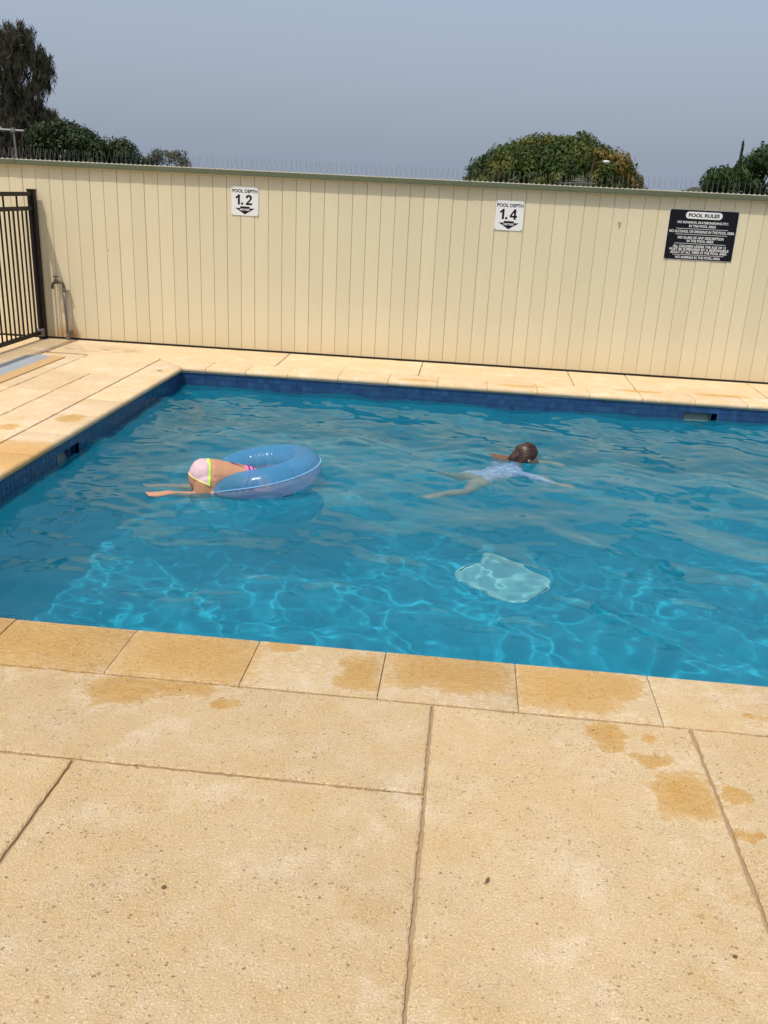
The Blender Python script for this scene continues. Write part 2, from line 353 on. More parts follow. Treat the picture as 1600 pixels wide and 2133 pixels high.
for i, (a, b) in enumerate(zip(xs[:-1], xs[1:])): cope_stone('x', a, b, FJ - .004, CY1, m0=1 if i == 0 else 0)
ys = [2.825, 3.36] + [3.83, 4.30, 4.77, 5.24, 5.71, 6.18, 6.66, 7.13, 7.545]
for i, (a, b) in enumerate(zip(ys[:-1], ys[1:])): cope_stone('y', a, b, LJ + .004, CX0, m0=1 if i == 0 else 0, m1=1 if i == len(ys) - 2 else 0)

# basin
SKL = (5.09, 5.41, -.215, -.098); SKF = (1.86, 2.135, -.215, -.100)
def fz(x): return -1.37 - .085 * (x + 2.44)
bas = MB()
def wall_open(axis, c, a0, a1, z0, z1, op):
    def q(A, B, Z0, Z1):
        if axis == 'y': bas.add([(c, A, Z0), (c, B, Z0), (c, B, Z1), (c, A, Z1)], [(0, 1, 2, 3)])
        else: bas.add([(A, c, Z0), (B, c, Z0), (B, c, Z1), (A, c, Z1)], [(0, 1, 2, 3)])
    if op:
        u0, u1, w0, w1 = op; q(a0, u0, z0, z1); q(u1, a1, z0, z1); q(u0, u1, z0, w0); q(u0, u1, w1, z1)
    else: q(a0, a1, z0, z1)
ZT = -.047
wall_open('y', PX0, PY0, PY1, -2.3, ZT, SKL); wall_open('x', PY1, PX0, PX1, -2.3, ZT, SKF)
wall_open('y', PX1, PY0, PY1, -2.3, ZT, None); wall_open('x', PY0, PX0, PX1, -2.3, ZT, None)
bas.add([(PX0, PY0, fz(PX0)), (PX1, PY0, fz(PX1)), (PX1, PY1, fz(PX1)), (PX0, PY1, fz(PX0))], [(0, 1, 2, 3)])
basin = tag(bas.build('pool_basin', M_POOL), kind='structure')
basin.cycles.is_caustics_receiver = True
# waterline tiles
TP = .0485; TG = .0035; cand = []
tile_me = MB().box(-(TP - TG) / 2, (TP - TG) / 2, -.004, .003, -(TP - TG) / 2, (TP - TG) / 2).mesh('tile'); tile_me.materials.append(M_TILE)
def proj_area(p, nrm):
    d = Vector(p) - Vector((0, 0, 1.55)); dep = d.dot(cf)
    u = d.dot(cr) / dep * 1861; v = d.dot(cu) / dep * 1861
    vis = abs(u) < 800 and abs(v) < 1066
    return (TP * 1861 / dep) ** 2 * abs(d.normalized().dot(nrm)) * (1 if vis else 0)
def hit(a, z, op): return op[0] - .02 < a < op[1] + .02 and op[2] - .02 < z < op[3] + .02
rows = [ZT - .004 - TP * (k + .5) for k in range(5)]
for rI, z in enumerate(rows):
    up = 1 if rI < 3 else .3
    for k in range(int((PY1 - PY0) / TP)):
        y = PY1 - .01 - TP * (k + .5)
        if not hit(y, z, SKL): cand.append((proj_area((PX0, y, z), Vector((1, 0, 0))) * up, (PX0, y, z), 'L'))
    for k in range(int((PX1 - PX0) / TP)):
        x = PX0 + .01 + TP * (k + .5)
        if not hit(x, z, SKF): cand.append((proj_area((x, PY1, z), Vector((0, -1, 0))) * up, (x, PY1, z), 'F'))
cand.sort(key=lambda c: -c[0])
rest = MB()
for i, (ar, (x, y, z), sd) in enumerate(cand):
    j = random.uniform(-.0008, .0008)
    if i < 296:
        o = mobj('tile', tile_me, None, basin, (x + (.0 if sd == 'F' else .0 + j), y + (j if sd == 'F' else 0), z))
        o.rotation_euler = (random.uniform(-.02, .02), random.uniform(-.01, .01), (0 if sd == 'F' else math.pi / 2) + random.uniform(-.025, .025))
    else:
        h = (TP - TG) / 2
        if sd == 'F': rest.box(x - h, x + h, y - .003 + j, y + .004, z - h, z + h)
        else: rest.box(x - .004, x + .003 + j, y - h, y + h, z - h, z + h)
for k in range(int((PX1 - PX0) / TP)):
    for z in rows: h = (TP - TG) / 2; x = PX0 + .01 + TP * (k + .5); rest.box(x - h, x + h, PY0 - .004, PY0 + .003, z - h, z + h)
tag(rest.build('tile_field', M_TILES, basin), kind='stuff')
gr = MB(); gz = rows[-1] - TP / 2
def grq(axis, c, a0, a1, op):
    for (A, B, Z0, Z1) in ([(a0, op[0], gz, ZT), (op[1], a1, gz, ZT), (op[0], op[1], op[3], ZT), (op[0], op[1], gz, op[2])] if op else [(a0, a1, gz, ZT)]):
        if Z1 - Z0 < .002: continue
        gr.add([(c, A, Z0), (c, B, Z0), (c, B, Z1), (c, A, Z1)] if axis == 'y' else [(A, c, Z0), (B, c, Z0), (B, c, Z1), (A, c, Z1)], [(0, 1, 2, 3)])
grq('y', PX0 + .001, PY0, PY1, SKL); grq('x', PY1 - .001, PX0, PX1, SKF); grq('x', PY0 + .001, PX0, PX1, None)
gr.build('grout', M_GROUT, basin)
# skimmer mouths: throat box, frame and a weir flap
def skimmer(axis, c, op):
    a0, a1, z0, z1 = op; D = .22; m = MB(); f = MB(); w = MB()
    def P3(a, d, z): return (c - d, a, z) if axis == 'y' else (a, c + d, z)
    m.add([P3(a0, 0, z0), P3(a1, 0, z0), P3(a1, 0, z1), P3(a0, 0, z1), P3(a0, D, z0), P3(a1, D, z0), P3(a1, D, z1), P3(a0, D, z1)], [(4, 5, 6, 7), (0, 1, 5, 4), (3, 2, 6, 7), (0, 3, 7, 4), (1, 2, 6, 5)])
    m.build('skimmer_throat', M_TILES if axis == 'x' else M_TILES, basin)
    a2 = a0 + (a1 - a0) * (.56 if axis == 'y' else .80)
    d0, d1 = (.012, .02) if axis == 'x' else (.006, .014)
    w.add([P3(a0 + .006, d0, z0), P3(a2, d0, z0), P3(a2, d0 + .03, z1 - .008), P3(a0 + .006, d0 + .03, z1 - .008), P3(a0 + .006, d1 + .01, z0), P3(a2, d1 + .01, z0), P3(a2, d1 + .04, z1 - .008), P3(a0 + .006, d1 + .04, z1 - .008)], BOXF)
    w.build('skimmer_flap', M_SKIM, basin)
    t = .006
    for (A, B, Z0, Z1) in ((a0 - t, a1 + t, z1, z1 + t), (a0 - t, a0, z0, z1), (a1, a1 + t, z0, z1), (a2, a2 + t, z0, z1 - .002)):
        vv = [P3(A, -.004, Z0), P3(B, -.004, Z0), P3(B, .02, Z0), P3(A, .02, Z0), P3(A, -.004, Z1), P3(B, -.004, Z1), P3(B, .02, Z1), P3(A, .02, Z1)]
        f.add(vv, BOXF)
    f.build('skimmer_frame', M_TILES, basin)
skimmer('y', PX0, SKL); skimmer('x', PY1, SKF)
rt = MB(); rt.tube([(1.985, PY1 - .001, -.30), (1.985, PY1 - .02, -.30)], [.062, .055], 20); rt.build('return_inlet', M_SKIM, basin, smooth=False)
rt2 = MB(); rt2.tube([(1.985, PY1 - .0205, -.30), (1.985, PY1 - .028, -.30)], [.034, .026], 16); rt2.build('inlet_eyeball', M_SKIMD, basin)

# water: wind and splash chop from a random wave spectrum
DX = .0165; nx = int((PX1 - PX0) / DX); ny = int((PY1 - PY0) / DX); 
kx = np.fft.fftfreq(nx, DX) * 2 * np.pi; ky = np.fft.fftfreq(ny, DX) * 2 * np.pi
KX, KY = np.meshgrid(kx, ky); K = np.hypot(KX, KY); K[0, 0] = 1e9
th = np.arctan2(KY, KX)
def spec(l0, l1, p):
    k0 = 2 * np.pi / l1; k1 = 2 * np.pi / l0
    A = K ** (-p) * np.exp(-(k0 / K) ** 4) * np.exp(-(K / k1) ** 2); A[0, 0] = 0
    h = np.real(np.fft.ifft2(A * (RNG.normal(size=K.shape) + 1j * RNG.normal(size=K.shape)) * (0.55 + .45 * np.cos(th - 1.1) ** 2)))
    return h
Hh = spec(.30, 1.1, 1.9)
def norm_slope(h, sl):
    gy, gx = np.gradient(h, DX); return h * sl / np.sqrt((gx ** 2 + gy ** 2).mean())
Hh = norm_slope(Hh, .078); Rp = norm_slope(spec(.08, .22, 2.0), 1.0)
X = np.linspace(PX0 - .002, PX1 + .002, nx); Y = np.linspace(PY0 - .002, PY1 + .002, ny); XX, YY = np.meshgrid(X, Y)
# livelier round the swimmers and along the far side, calmer towards the near edge
kid = np.exp(-((XX + 1.55) ** 2 / .30 + (YY - 4.85) ** 2 / .16)) + np.exp(-((XX - .15) ** 2 / .35 + (YY - 5.6) ** 2 / .25))
live = .66 + .40 / (1 + np.exp(-(YY - 5.0) * 2.2)) + .10 * kid
rip = .018 + .045 / (1 + np.exp(-(YY - 5.3) * 1.8)) + .018 / (1 + np.exp((XX + 1.2) * 2.5)) + .050 * kid
Hh = Hh * live + Rp * rip
def wz(x, y):
    i = min(nx - 1, max(0, int(round((x - X[0]) / (X[1] - X[0]))))); j = min(ny - 1, max(0, int(round((y - Y[0]) / (Y[1] - Y[0]))))); return ZW + Hh[j, i]
co = np.stack([XX, YY, Hh + ZW], -1).reshape(-1, 3)
idx = np.arange(nx * ny).reshape(ny, nx)
fa = np.stack([idx[:-1, :-1], idx[:-1, 1:], idx[1:, 1:], idx[1:, :-1]], -1).reshape(-1, 4)
rim = np.concatenate([idx[0, :-1], idx[:-1, -1], idx[-1, :0:-1], idx[:0:-1, 0]]); nb_ = len(co)   # sides and underside close the body of water
low_ = co[rim].copy(); low_[:, 2] = -2.45; co = np.concatenate([co, low_]); li = nb_ + np.arange(len(rim))
fa = np.concatenate([fa, np.stack([np.roll(rim, -1), rim, li, np.roll(li, -1)], -1)])
me = bpy.data.meshes.new('water'); me.vertices.add(len(co)); me.vertices.foreach_set('co', co.ravel())
me.loops.add(fa.size); me.loops.foreach_set('vertex_index', fa.ravel().astype(np.int32)); me.polygons.add(len(fa))
me.polygons.foreach_set('loop_start', np.arange(0, fa.size, 4, dtype=np.int32)); me.update(calc_edges=True)
bm_ = bmesh.new(); bm_.from_mesh(me); bm_.verts.ensure_lookup_table(); bm_.faces.new([bm_.verts[i] for i in li[::-1]]); bm_.to_mesh(me); bm_.free()
me.polygons.foreach_set('use_smooth', np.array([p.normal.z > .3 for p in me.polygons])); me.materials.append(M_WATER)
water = tag(mobj('pool_water', me), kind='structure')
water.cycles.is_caustics_caster = True

# ------------------------------------------------------------------ boundary wall of vertical boards
wall = empty('boundary_wall', (0, 8.6, 0), 'cream painted wall of vertical boards with green metal capping behind the pool', 'wall')
WX0, WX1 = -6.9, 7.4; PITCH = .1303
def wchild(o): return child(o, wall)
wchild(MB().box(WX0, WX1, 8.567, 8.66, -.05, 1.596).build('wall_core', M_GROOVE))
pm = []
for k in range(3):
    m = MB(); w = PITCH - .0034 + random.uniform(-.0006, .0006); b = .003
    v = [(-w / 2, .014, 0), (-w / 2, b, 0), (-w / 2 + b, 0, 0), (w / 2 - b, 0, 0), (w / 2, b, 0), (w / 2, .014, 0)]
    V = [(x, y, z) for z in (.013, 1.605) for (x, y, _) in v]
    F = [(i, i + 1, i + 7, i + 6) for i in range(5)] + [tuple(range(5, -1, -1)), tuple(range(6, 12))]
    me = pyd('board', V, F); me.materials.append(M_PLANK); pm.append(me)
k0 = int((WX0 + 2.434) / PITCH); k1 = int((WX1 + 2.434) / PITCH)
for k in range(k0, k1 + 1):
    o = mobj('board', pm[k % 3], None, wall, (-2.434 + PITCH * (k + .5), 8.56 - 8.6 + random.uniform(-.0012, .0012), 0))
wchild(MB().box(WX0, WX1, 8.5655, 8.64, -.045, .012).build('base_gap', M_DARKGAP))  # solid dark strip filling the gap, its shade put into the colour
for (a, b) in ((WX0, -4.32), (-4.32, -.093), (-.093, 1.237), (1.237, 4.3), (4.3, WX1)):
    m = MB(); y0, y1 = 8.508, 8.70; z0, z1 = 1.598, 1.636; t = .003
    prof = [(y0 + t, z0), (y0, z0), (y0, z1), (y1, z1), (y1, z0), (y1 - t, z0), (y1 - t, z1 - t), (y0 + t, z1 - t)]
    V = [(x, y, z) for x in (a + .001, b - .001) for (y, z) in prof]; n = 8
    F = [(i, (i + 1) % n, (i + 1) % n + n, i + n) for i in range(n)] + [(0, 1, 2, 7), (2, 3, 6, 7), (3, 4, 5, 6), (15, 10, 9, 8), (15, 14, 11, 10), (14, 13, 12, 11)]
    o = m.add(V, F).build('capping', M_CAP); wchild(o)
    if a > WX0: wchild(MB().box(a - .012, a + .03, y0 - .0025, y1 + .002, z0 - .001, z1 + .0025).build('capping_lap', M_CAP))
wchild(MB().box(WX0, WX1, 8.53, 8.5765, 1.585, 1.597).build('soffit_trim', M_PLANK))
# bird spikes along the capping, in clipped strips
def spike_strip():
    L = .496; b = MB(); b.box(-L / 2, L / 2, -.014, .014, 0, .006); p = MB(); n = 11
    for i in range(n):
        x = -L / 2 + L * (i + .5) / n; b.box(x - .006, x + .006, -.010, .010, .006, .011)
        for sy in (-1, 1):
            tx = random.gauss(0, .006) + sy * .004; ty = sy * random.uniform(.018, .034) if random.random() < .8 else 0
            h = random.uniform(.100, .113)
            p.tube([(x + sy * .003, 0, .010), (x + sy * .003 + tx, ty, h)], .00105, 3, False)
    return b.mesh('spike_base'), p.mesh('spike_pins')
strips = [spike_strip() for _ in range(5)]
for a, b in strips: a.materials.append(M_SPIKEB); b.materials.append(M_PIN)
x = WX0 + .25; i = 0
while x < WX1 - .2:
    a, b = strips[random.randrange(5)]
    o = mobj('spike_strip', a, None, wall, (x, 8.545 - 8.6, 1.6365)); o.rotation_euler.z = random.choice((0, math.pi)) + random.uniform(-.01, .01)
    c = mobj('spike_pins', b, None, o); tag(c, kind='stuff')
    x += .50; i += 1

# ------------------------------------------------------------------ signs
def text_mesh(txt, bold=0.0):
    cu_ = bpy.data.curves.new('t', 'FONT'); cu_.body = txt; cu_.size = 1; cu_.offset = bold; cu_.resolution_u = 4; cu_.fill_mode = 'FRONT'
    o = bpy.data.objects.new('t', cu_); COL.objects.link(o)
    dg = bpy.context.evaluated_depsgraph_get(); me = bpy.data.meshes.new_from_object(o.evaluated_get(dg))
    bpy.data.objects.remove(o); bpy.data.curves.remove(cu_)
    v = np.array([q.co[:] for q in me.vertices]); f = [tuple(p.vertices) for p in me.polygons]; bpy.data.meshes.remove(me)
    return v, f
def lettering(root, txt, x0, x1, zb, zt, m, bold=0.0, y=-.0042, name='lettering'):
    v, f = text_mesh(txt, bold); mn = v.min(0); mx = v.max(0)
    V = [(x0 + (a - mn[0]) / (mx[0] - mn[0]) * (x1 - x0), y, zb + (b - mn[1]) / (mx[1] - mn[1]) * (zt - zb)) for a, b, _ in v]
    return mobj(name, pyd(name, V, f), m, root)
def rounded(x0, x1, z0, z1, r, n=6):
    P_ = []
    for cx, cz, a0 in ((x1 - r, z1 - r, 0), (x0 + r, z1 - r, 90), (x0 + r, z0 + r, 180), (x1 - r, z0 + r, 270)):
        for k in range(n + 1): a = R(a0 + 90 * k / n); P_.append((cx + r * math.cos(a), cz + r * math.sin(a)))
    return P_
def plate(root, name, poly, y0, y1, m):
    n = len(poly); V = [(x, y0, z) for x, z in poly] + [(x, y1, z) for x, z in poly]
    F = [tuple(range(n - 1, -1, -1))[::-1], tuple(range(n, 2 * n))[::-1]] + [(i, i + n, (i + 1) % n + n, (i + 1) % n) for i in range(n)]
    me = pyd(name, V, F); b = bmesh.new(); b.from_mesh(me); bmesh.ops.recalc_face_normals(b, faces=b.faces); b.to_mesh(me); b.free()
    return mobj(name, me, m, root)
def digits(r, num):
    zb, H_ = -.033, .089
    def pl_(poly, x): plate(r, 'numeral', [(x + a * H_, zb + b * H_) for a, b in poly], -.0042, -.0036, M_INK)
    pl_([(.22, 0), (.44, 0), (.44, 1), (.27, 1), (.20, .90), (.10, .82), (0, .78), (0, .58), (.12, .62), (.22, .69)], -.086)
    pl_([(0, 0), (.22, 0), (.22, .22), (0, .22)], -.036)
    if num[-1] == '2':
        P_ = [(.02, .68), (.05, .83), (.14, .95), (.30, 1.0), (.38, 1.0), (.55, .95), (.65, .84), (.67, .70), (.63, .55), (.50, .40), (.36, .27), (.30, .20), (.68, .20), (.68, 0), (0, 0), (.02, .10), (.10, .22), (.26, .38), (.40, .52), (.45, .62), (.44, .75), (.36, .81), (.30, .80), (.25, .74), (.24, .66)]
        pl_(P_, .006)
    else:
        pl_([(.40, 0), (.61, 0), (.61, .20), (.73, .20), (.73, .38), (.61, .38), (.61, 1), (.42, 1), (0, .40), (0, .20), (.40, .20)], .004)
        plate(r, 'numeral_gap', [(.004 + a * H_, zb + b * H_) for a, b in [(.19, .38), (.40, .38), (.40, .68)]], -.0047, -.0043, M_WHITE)
def depth_sign(x, z, num, label):
    r = empty('depth_sign', (x, 8.5575, z), label, 'sign', 'pool depth signs on the wall'); r.rotation_euler.y = R(.4)
    plate(r, 'panel', rounded(-.127, .127, -.127, .127, .006), -.0035, -.0005, M_WHITE)
    lettering(r, 'POOL DEPTH', -.117, .117, .072, .102, M_INK, .03)
    digits(r, num)
    plate(r, 'arrow', [(-.045, -.047), (-.045, -.062), (-.092, -.062), (0, -.117), (.092, -.062), (.045, -.062), (.045, -.047)], -.0042, -.0036, M_INK)
    lettering(r, 'METRES', -.046, .046, -.084, -.066, M_WHITE, .03, -.0052)
    for sx in (-1, 1):
        for sz in (-1, 1): plate(r, 'screw', rounded(sx * .119 - .004, sx * .119 + .004, sz * .119 - .004, sz * .119 + .004, .0038, 3), -.006, -.0034, M_GALV)
depth_sign(-2.132, 1.374, '1.2', 'white depth sign reading 1.2 on the wall, nearest the black fence')
depth_sign(.296, 1.366, '1.4', 'white depth sign reading 1.4 on the wall, left of the black rules sign')
r = empty('rules_sign', (2.002, 8.5575, 1.281), 'black pool rules sign with white lettering at right end of cream wall', 'sign')
plate(r, 'panel', rounded(-.300, .300, -.214, .214, .004), -.0025, -.0005, M_WHITE)
plate(r, 'face', rounded(-.297, .297, -.211, .211, .003), -.0036, -.0026, M_INK)
plate(r, 'title_pill', rounded(-.158, .158, .138, .197, .028), -.0046, -.0038, M_WHITE)
lettering(r, 'POOL RULES', -.134, .134, .152, .183, M_INK, .035, -.0054)
for t, w, zb, h in (('NO RUNNING, SKATEBOARDING ETC.', .222, .094, .023), ('IN THE POOL AREA', .117, .066, .022), ('NO ALCOHOL OR SMOKING IN THE POOL AREA', .283, .018, .023),
                 ('NO GLASS OF ANY DESCRIPTION', .200, -.034, .023), ('IN THE POOL AREA', .117, -.061, .022), ('ALL CHILDREN UNDER THE AGE OF 12', .232, -.108, .022),
                 ('MUST BE SUPERVISED BY A RESPONSIBLE', .258, -.134, .022), ('ADULT AT ALL TIMES IN THE POOL AREA', .247, -.160, .022), ('NO ANIMALS IN THE POOL AREA', .197, -.202, .022)):
    lettering(r, t, -w, w, zb, zb + h, M_WHITE, .022, -.0044)
for w, z in ((.225, .053), (.225, .005), (.225, -.073), (.225, -.170)):
    plate(r, 'rule_line', [(-w, z - .0016), (w, z - .0016), (w, z + .0016), (-w, z + .0016)], -.0044, -.0037, M_WHITE)
for sx, sz in ((-.29, .203), (.29, .203), (-.29, -.203), (.29, -.203), (0, .207), (0, -.207), (-.292, 0), (.292, 0)):
    plate(r, 'screw', rounded(sx - .004, sx + .004, sz - .004, sz + .004, .0038, 3), -.006, -.0034, M_GALV)

# ------------------------------------------------------------------ black pool fence running out from the wall
FX = -4.142
fence = empty('pool_fence', (FX, 8.49, 0), 'black tubular metal pool fence panel meeting the cream wall at left', 'fence')
def fch(o): return child(o, fence)
fch(MB().box(FX - .032, FX + .032, 8.452, 8.516, .0, 1.372).build('post', M_BLACK, bevel=.004))
fch(MB().box(FX - .035, FX + .035, 8.449, 8.519, 1.370, 1.386).build('post_cap', M_BLACK, bevel=.003))
fch(MB().box(FX - .032, FX + .032, 5.952, 6.016, .0, 1.372).build('post', M_BLACK, bevel=.004))
for nm, z, h in (('top_rail', 1.325, .036), ('middle_rail', 1.198, .036), ('bottom_rail', .048, .036)):
    fch(MB().box(FX - .018, FX + .018, 6.014, 8.454, z, z + h).build(nm, M_BLACK, bevel=.003))
k = 0; y = 8.43
while y > 6.05:
    top = 1.326 if k % 3 == 0 else 1.214
    fch(MB().tube([(FX, y, .07), (FX, y, 1.20)], .0088, 8).build('bar', M_BLACK))
    if k % 3 == 0: fch(MB().tube([(FX, y, 1.232), (FX, y, 1.327)], .0088, 8).build('bar', M_BLACK))
    y -= .082; k += 1
br = MB(); br.box(FX - .028, FX + .028, 8.40, 8.452, .038, .094); br.box(FX - .034, FX + .034, 8.425, 8.45, .03, .102); br.tube([(FX + .026, 8.41, .066), (FX + .036, 8.41, .066)], .008, 8)
fch(br.build('rail_bracket', M_GALV, bevel=.002))

# ------------------------------------------------------------------ standpipe and tap against the wall
tap = empty('garden_tap', (-3.905, 8.50, 0), 'grey standpipe with garden tap against the cream wall beside black fence', 'tap')
def tch(o): return child(o, tap)
x, y = -3.905, 8.50
tch(MB().tube([(x + .012, y, .0), (x, y, .49)], .0135, 12).build('pipe', M_GALV, smooth=True))
b = MB(); b.tube([(x + .011, y, .0), (x + .011, y, .03), (x + .011, y, .031), (x + .0105, y, .06)], [.021, .021, .018, .018], 10); b.box(x - .012, x + .035, y - .012, y + .05, .06, .082)
tch(b.build('pipe_collar', M_GALV))
b = MB(); b.tube([(x, y, .47), (x, y, .495)], [.02, .02], 8); b.box(x - .012, x + .034, y - .01, y + .052, .462, .474); tch(b.build('pipe_clamp', M_GALV))
b = MB(); b.tube([(x, y, .49), (x, y, .52), (x - .008, y - .004, .542), (x - .03, y - .012, .552), (x - .062, y - .024, .552)], [.013, .014, .015, .014, .013], 10)
b.tube([(x - .062, y - .024, .575), (x - .062, y - .024, .535)], [.017, .019], 10); tch(b.build('tap_body', M_BRASS, smooth=True))
b = MB(); b.tube([(x - .06, y - .024, .552), (x - .085, y - .034, .545), (x - .094, y - .037, .525), (x - .095, y - .037, .488)], [.012, .012, .012, .011], 10); b.tube([(x - .095, y - .037, .505), (x - .095, y - .037, .49)], .016, 8)
tch(b.build('spout', M_TAPH, smooth=True))
b = MB(); b.tube([(x - .062, y - .024, .574), (x - .062, y - .024, .600)], .005, 8); b.tube([(x - .085, y - .03, .603), (x - .04, y - .018, .603)], .0065, 8); b.tube([(x - .068, y - .002, .603), (x - .056, y - .046, .603)], .0065, 8)
tch(b.build('tap_handle', M_TAPH, smooth=True))

# ------------------------------------------------------------------ sheet metal and board lying on the deck at left
pl = empty('metal_sheet', (-3.77, 7.0, 0), 'flat grey folded metal sheet lying on the deck near the fence', 'metal sheet')
def sheet(name, x0, x1, y0, y1, z0, z1, sk, m, par):
    v = [(x0, y0, .001), (x1, y0, .001), (x1 + sk, y1, .001), (x0 + sk, y1, .001), (x0, y0, z0), (x1, y0, z1), (x1 + sk, y1, z1), (x0 + sk, y1, z0)]
    return child(MB().add(v, BOXF).build(name, m), par)
sheet('dull_flange', -3.885, -3.80, 5.9, 7.60, .006, .010, .0, M_PLATE2, pl); sheet('bright_flange', -3.799, -3.665, 5.9, 7.63, .010, .005, .0, M_PLATE, pl)
bd = tag(MB().box(-3.655, -3.535, 5.85, 7.62, .001, .009).build('tan_strip', M_BOARD, loc=(-3.6, 6.8, 0)), 'narrow tan strip lying on the deck beside the grey metal sheet', 'strip')

# ------------------------------------------------------------------ pale panel on the pool floor
s = NT('aqua_panel'); nz = s.noise(s.pos(), 8, 3, .6); s.bsdf(s.mix(nz, (.38, .70, .69), (.45, .76, .74)), .5); M_AQUA = s.m
M_AQUAR = simple('panel_rim', (.56, .82, .79), .5)
bx, by = .345, 5.29
def lie(o): o.rotation_euler = (0, math.atan(.085), R(-33)); return o
pn = empty('floor_panel', (bx, by, fz(bx) + .004), 'pale aqua rounded panel with lighter rim lying on the pool floor', 'panel'); lie(pn)
def flat(name, poly, z0, z1, m):
    n = len(poly); V = [(x, y, z0) for x, y in poly] + [(x, y, z1) for x, y in poly]
    F = [tuple(range(n))[::-1], tuple(range(n, 2 * n))] + [(i, (i + 1) % n, (i + 1) % n + n, i + n) for i in range(n)]
    o = mobj(name, pyd(name, V, F), m, pn); o.cycles.is_caustics_receiver = True; return o
flat('rim', rounded(-.235, .235, -.145, .145, .06, 8), 0, .025, M_AQUAR); flat('panel_face', rounded(-.203, .203, -.113, .113, .04, 8), .0255, .030, M_AQUA)
for (cx, cy, hx, hy) in ((-.219, -.05, .006, .03), (-.219, .05, .006, .025), (.219, .02, .006, .035)):
    flat('slot', [(cx - hx, cy - hy), (cx + hx, cy - hy), (cx + hx, cy + hy), (cx - hx, cy + hy)], .0256, .0275, M_SKIMD)

# ------------------------------------------------------------------ swimmers and ring
def unit_sphere(nu=12, nv=8):
    V = [(0, 0, 1)]; F = []
    for j in range(1, nv):
        for i in range(nu): a = 2 * math.pi * i / nu; b = math.pi * j / nv; V.append((math.sin(b) * math.cos(a), math.sin(b) * math.sin(a), math.cos(b)))
    V.append((0, 0, -1)); L = len(V) - 1
    for i in range(nu):
        i2 = (i + 1) % nu; F.append((0, 1 + i, 1 + i2)); F.append((L, L - nu + i2, L - nu + i))
        for j in range(nv - 2): F.append((1 + j * nu + i, 1 + (j + 1) * nu + i, 1 + (j + 1) * nu + i2, 1 + j * nu + i2))
    return np.array(V), F
USV, USF = unit_sphere()
def blob(mb, c, rx, ry, rz, X=(1, 0, 0), Y=(0, 1, 0), Z=(0, 0, 1)):
    B = np.array([np.array(X) * rx, np.array(Y) * ry, np.array(Z) * rz]); mb.add((USV @ B + np.array(c)).tolist(), USF)
def chain(mb, pts, side=(0, 1, 0)):
    """tapered limb: pts = [(pos, half width across 'side', half thickness)]"""
    side = Vector(side)
    for (p, a, b), (q, c, d) in zip(pts[:-1], pts[1:]):
        p, q = Vector(p), Vector(q); t = (q - p); L = t.length
        if L < 1e-6: continue
        t.normalize(); sd = (side - t * side.dot(t))
        sd = sd.normalized() if sd.length > .05 else t.orthogonal().normalized(); up = t.cross(sd)
        n = max(2, int(L / (min(a, b, c, d) * .35)) + 1)
        for k in range(n + 1):
            f = k / n; f2 = f * f * (3 - 2 * f) * .5 + f * .5; w = a + (c - a) * f2; h = b + (d - b) * f2
            blob(mb, p + (q - p) * f, min(w, h), w, h, t, sd, up)
def fuse(name, mb, voxel=.006, smooth=6, fac=.5):
    o = bpy.data.objects.new('tmp', mb.mesh('tmp')); COL.objects.link(o)
    m = o.modifiers.new('r', 'REMESH'); m.mode = 'VOXEL'; m.voxel_size = voxel; m.use_smooth_shade = True
    q = o.modifiers.new('s', 'SMOOTH'); q.factor = fac; q.iterations = smooth
    dg = bpy.context.evaluated_depsgraph_get(); me = bpy.data.meshes.new_from_object(o.evaluated_get(dg)); me.name = name
    t = o.data; bpy.data.objects.remove(o); bpy.data.meshes.remove(t)
    me.polygons.foreach_set('use_smooth', [True] * len(me.polygons)); me.materials.clear(); return me
def garment(name, body, planes, off, m, parent):
    """piece of clothing cut cleanly from the body surface: keep the side each plane normal points to"""
    b = bmesh.new(); b.from_mesh(body)
    for (co_, no_) in planes:
        bmesh.ops.bisect_plane(b, geom=b.verts[:] + b.edges[:] + b.faces[:], dist=1e-5, plane_co=co_, plane_no=no_, clear_inner=True)
    b.normal_update()
    for v in b.verts: v.co += v.normal * off
    me = bpy.data.meshes.new(name); b.to_mesh(me); b.free(); me.polygons.foreach_set('use_smooth', [True] * len(me.polygons))
    o = mobj(name, me, m, parent); o.cycles.is_caustics_receiver = True; return o
s = NT('skin'); P = s.n('ShaderNodeTexCoord').outputs['Object']; nz = s.noise(P, 22, 4, .6)
s.bsdf(s.mix(nz, (.44, .215, .120), (.52, .27, .16)), s.ramp(s.noise(P, 60, 3, .6), .3, .7, .28, .5), .5, s.bump(s.noise(P, 160, 2, .5), .12, .002)); M_SKIN = s.m
s = NT('pale_skin'); nz = s.noise(s.n('ShaderNodeTexCoord').outputs['Object'], 22, 4, .6)
s.bsdf(s.mix(nz, (.47, .27, .165), (.55, .34, .215)), .4, .5); M_SKIN2 = s.m
M_PINKL = simple('pale_pink_swimwear', (.56, .40, .44), .65, .3, nscale=25, namt=.10, bump=.1)
M_LIME = simple('lime_trim', (.47, .72, .10), .6, .3)
M_YEL = simple('yellow_trim', (.85, .75, .25), .6, .3)
M_PINK = simple('bright_pink_swimwear', (.72, .20, .48), .6, .3, nscale=25)
M_PURP = simple('dark_strap', (.10, .02, .06), .6)
s = NT('lilac_rash_top'); P = s.n('ShaderNodeTexCoord').outputs['Object']; v_ = s.voro(P, 45); n_ = s.noise(P, 30, 3, .6)
s.bsdf(s.mix(s.ramp(n_, .45, .58), (.46, .40, .66), (.68, .64, .80)), .6, .3); M_RASH = s.m
s = NT('wet_brown_hair'); P = s.n('ShaderNodeTexCoord').outputs['Object']; 
n_ = s.noise(s.scale(P, (18, 190, 190)), 1, 3, .6)
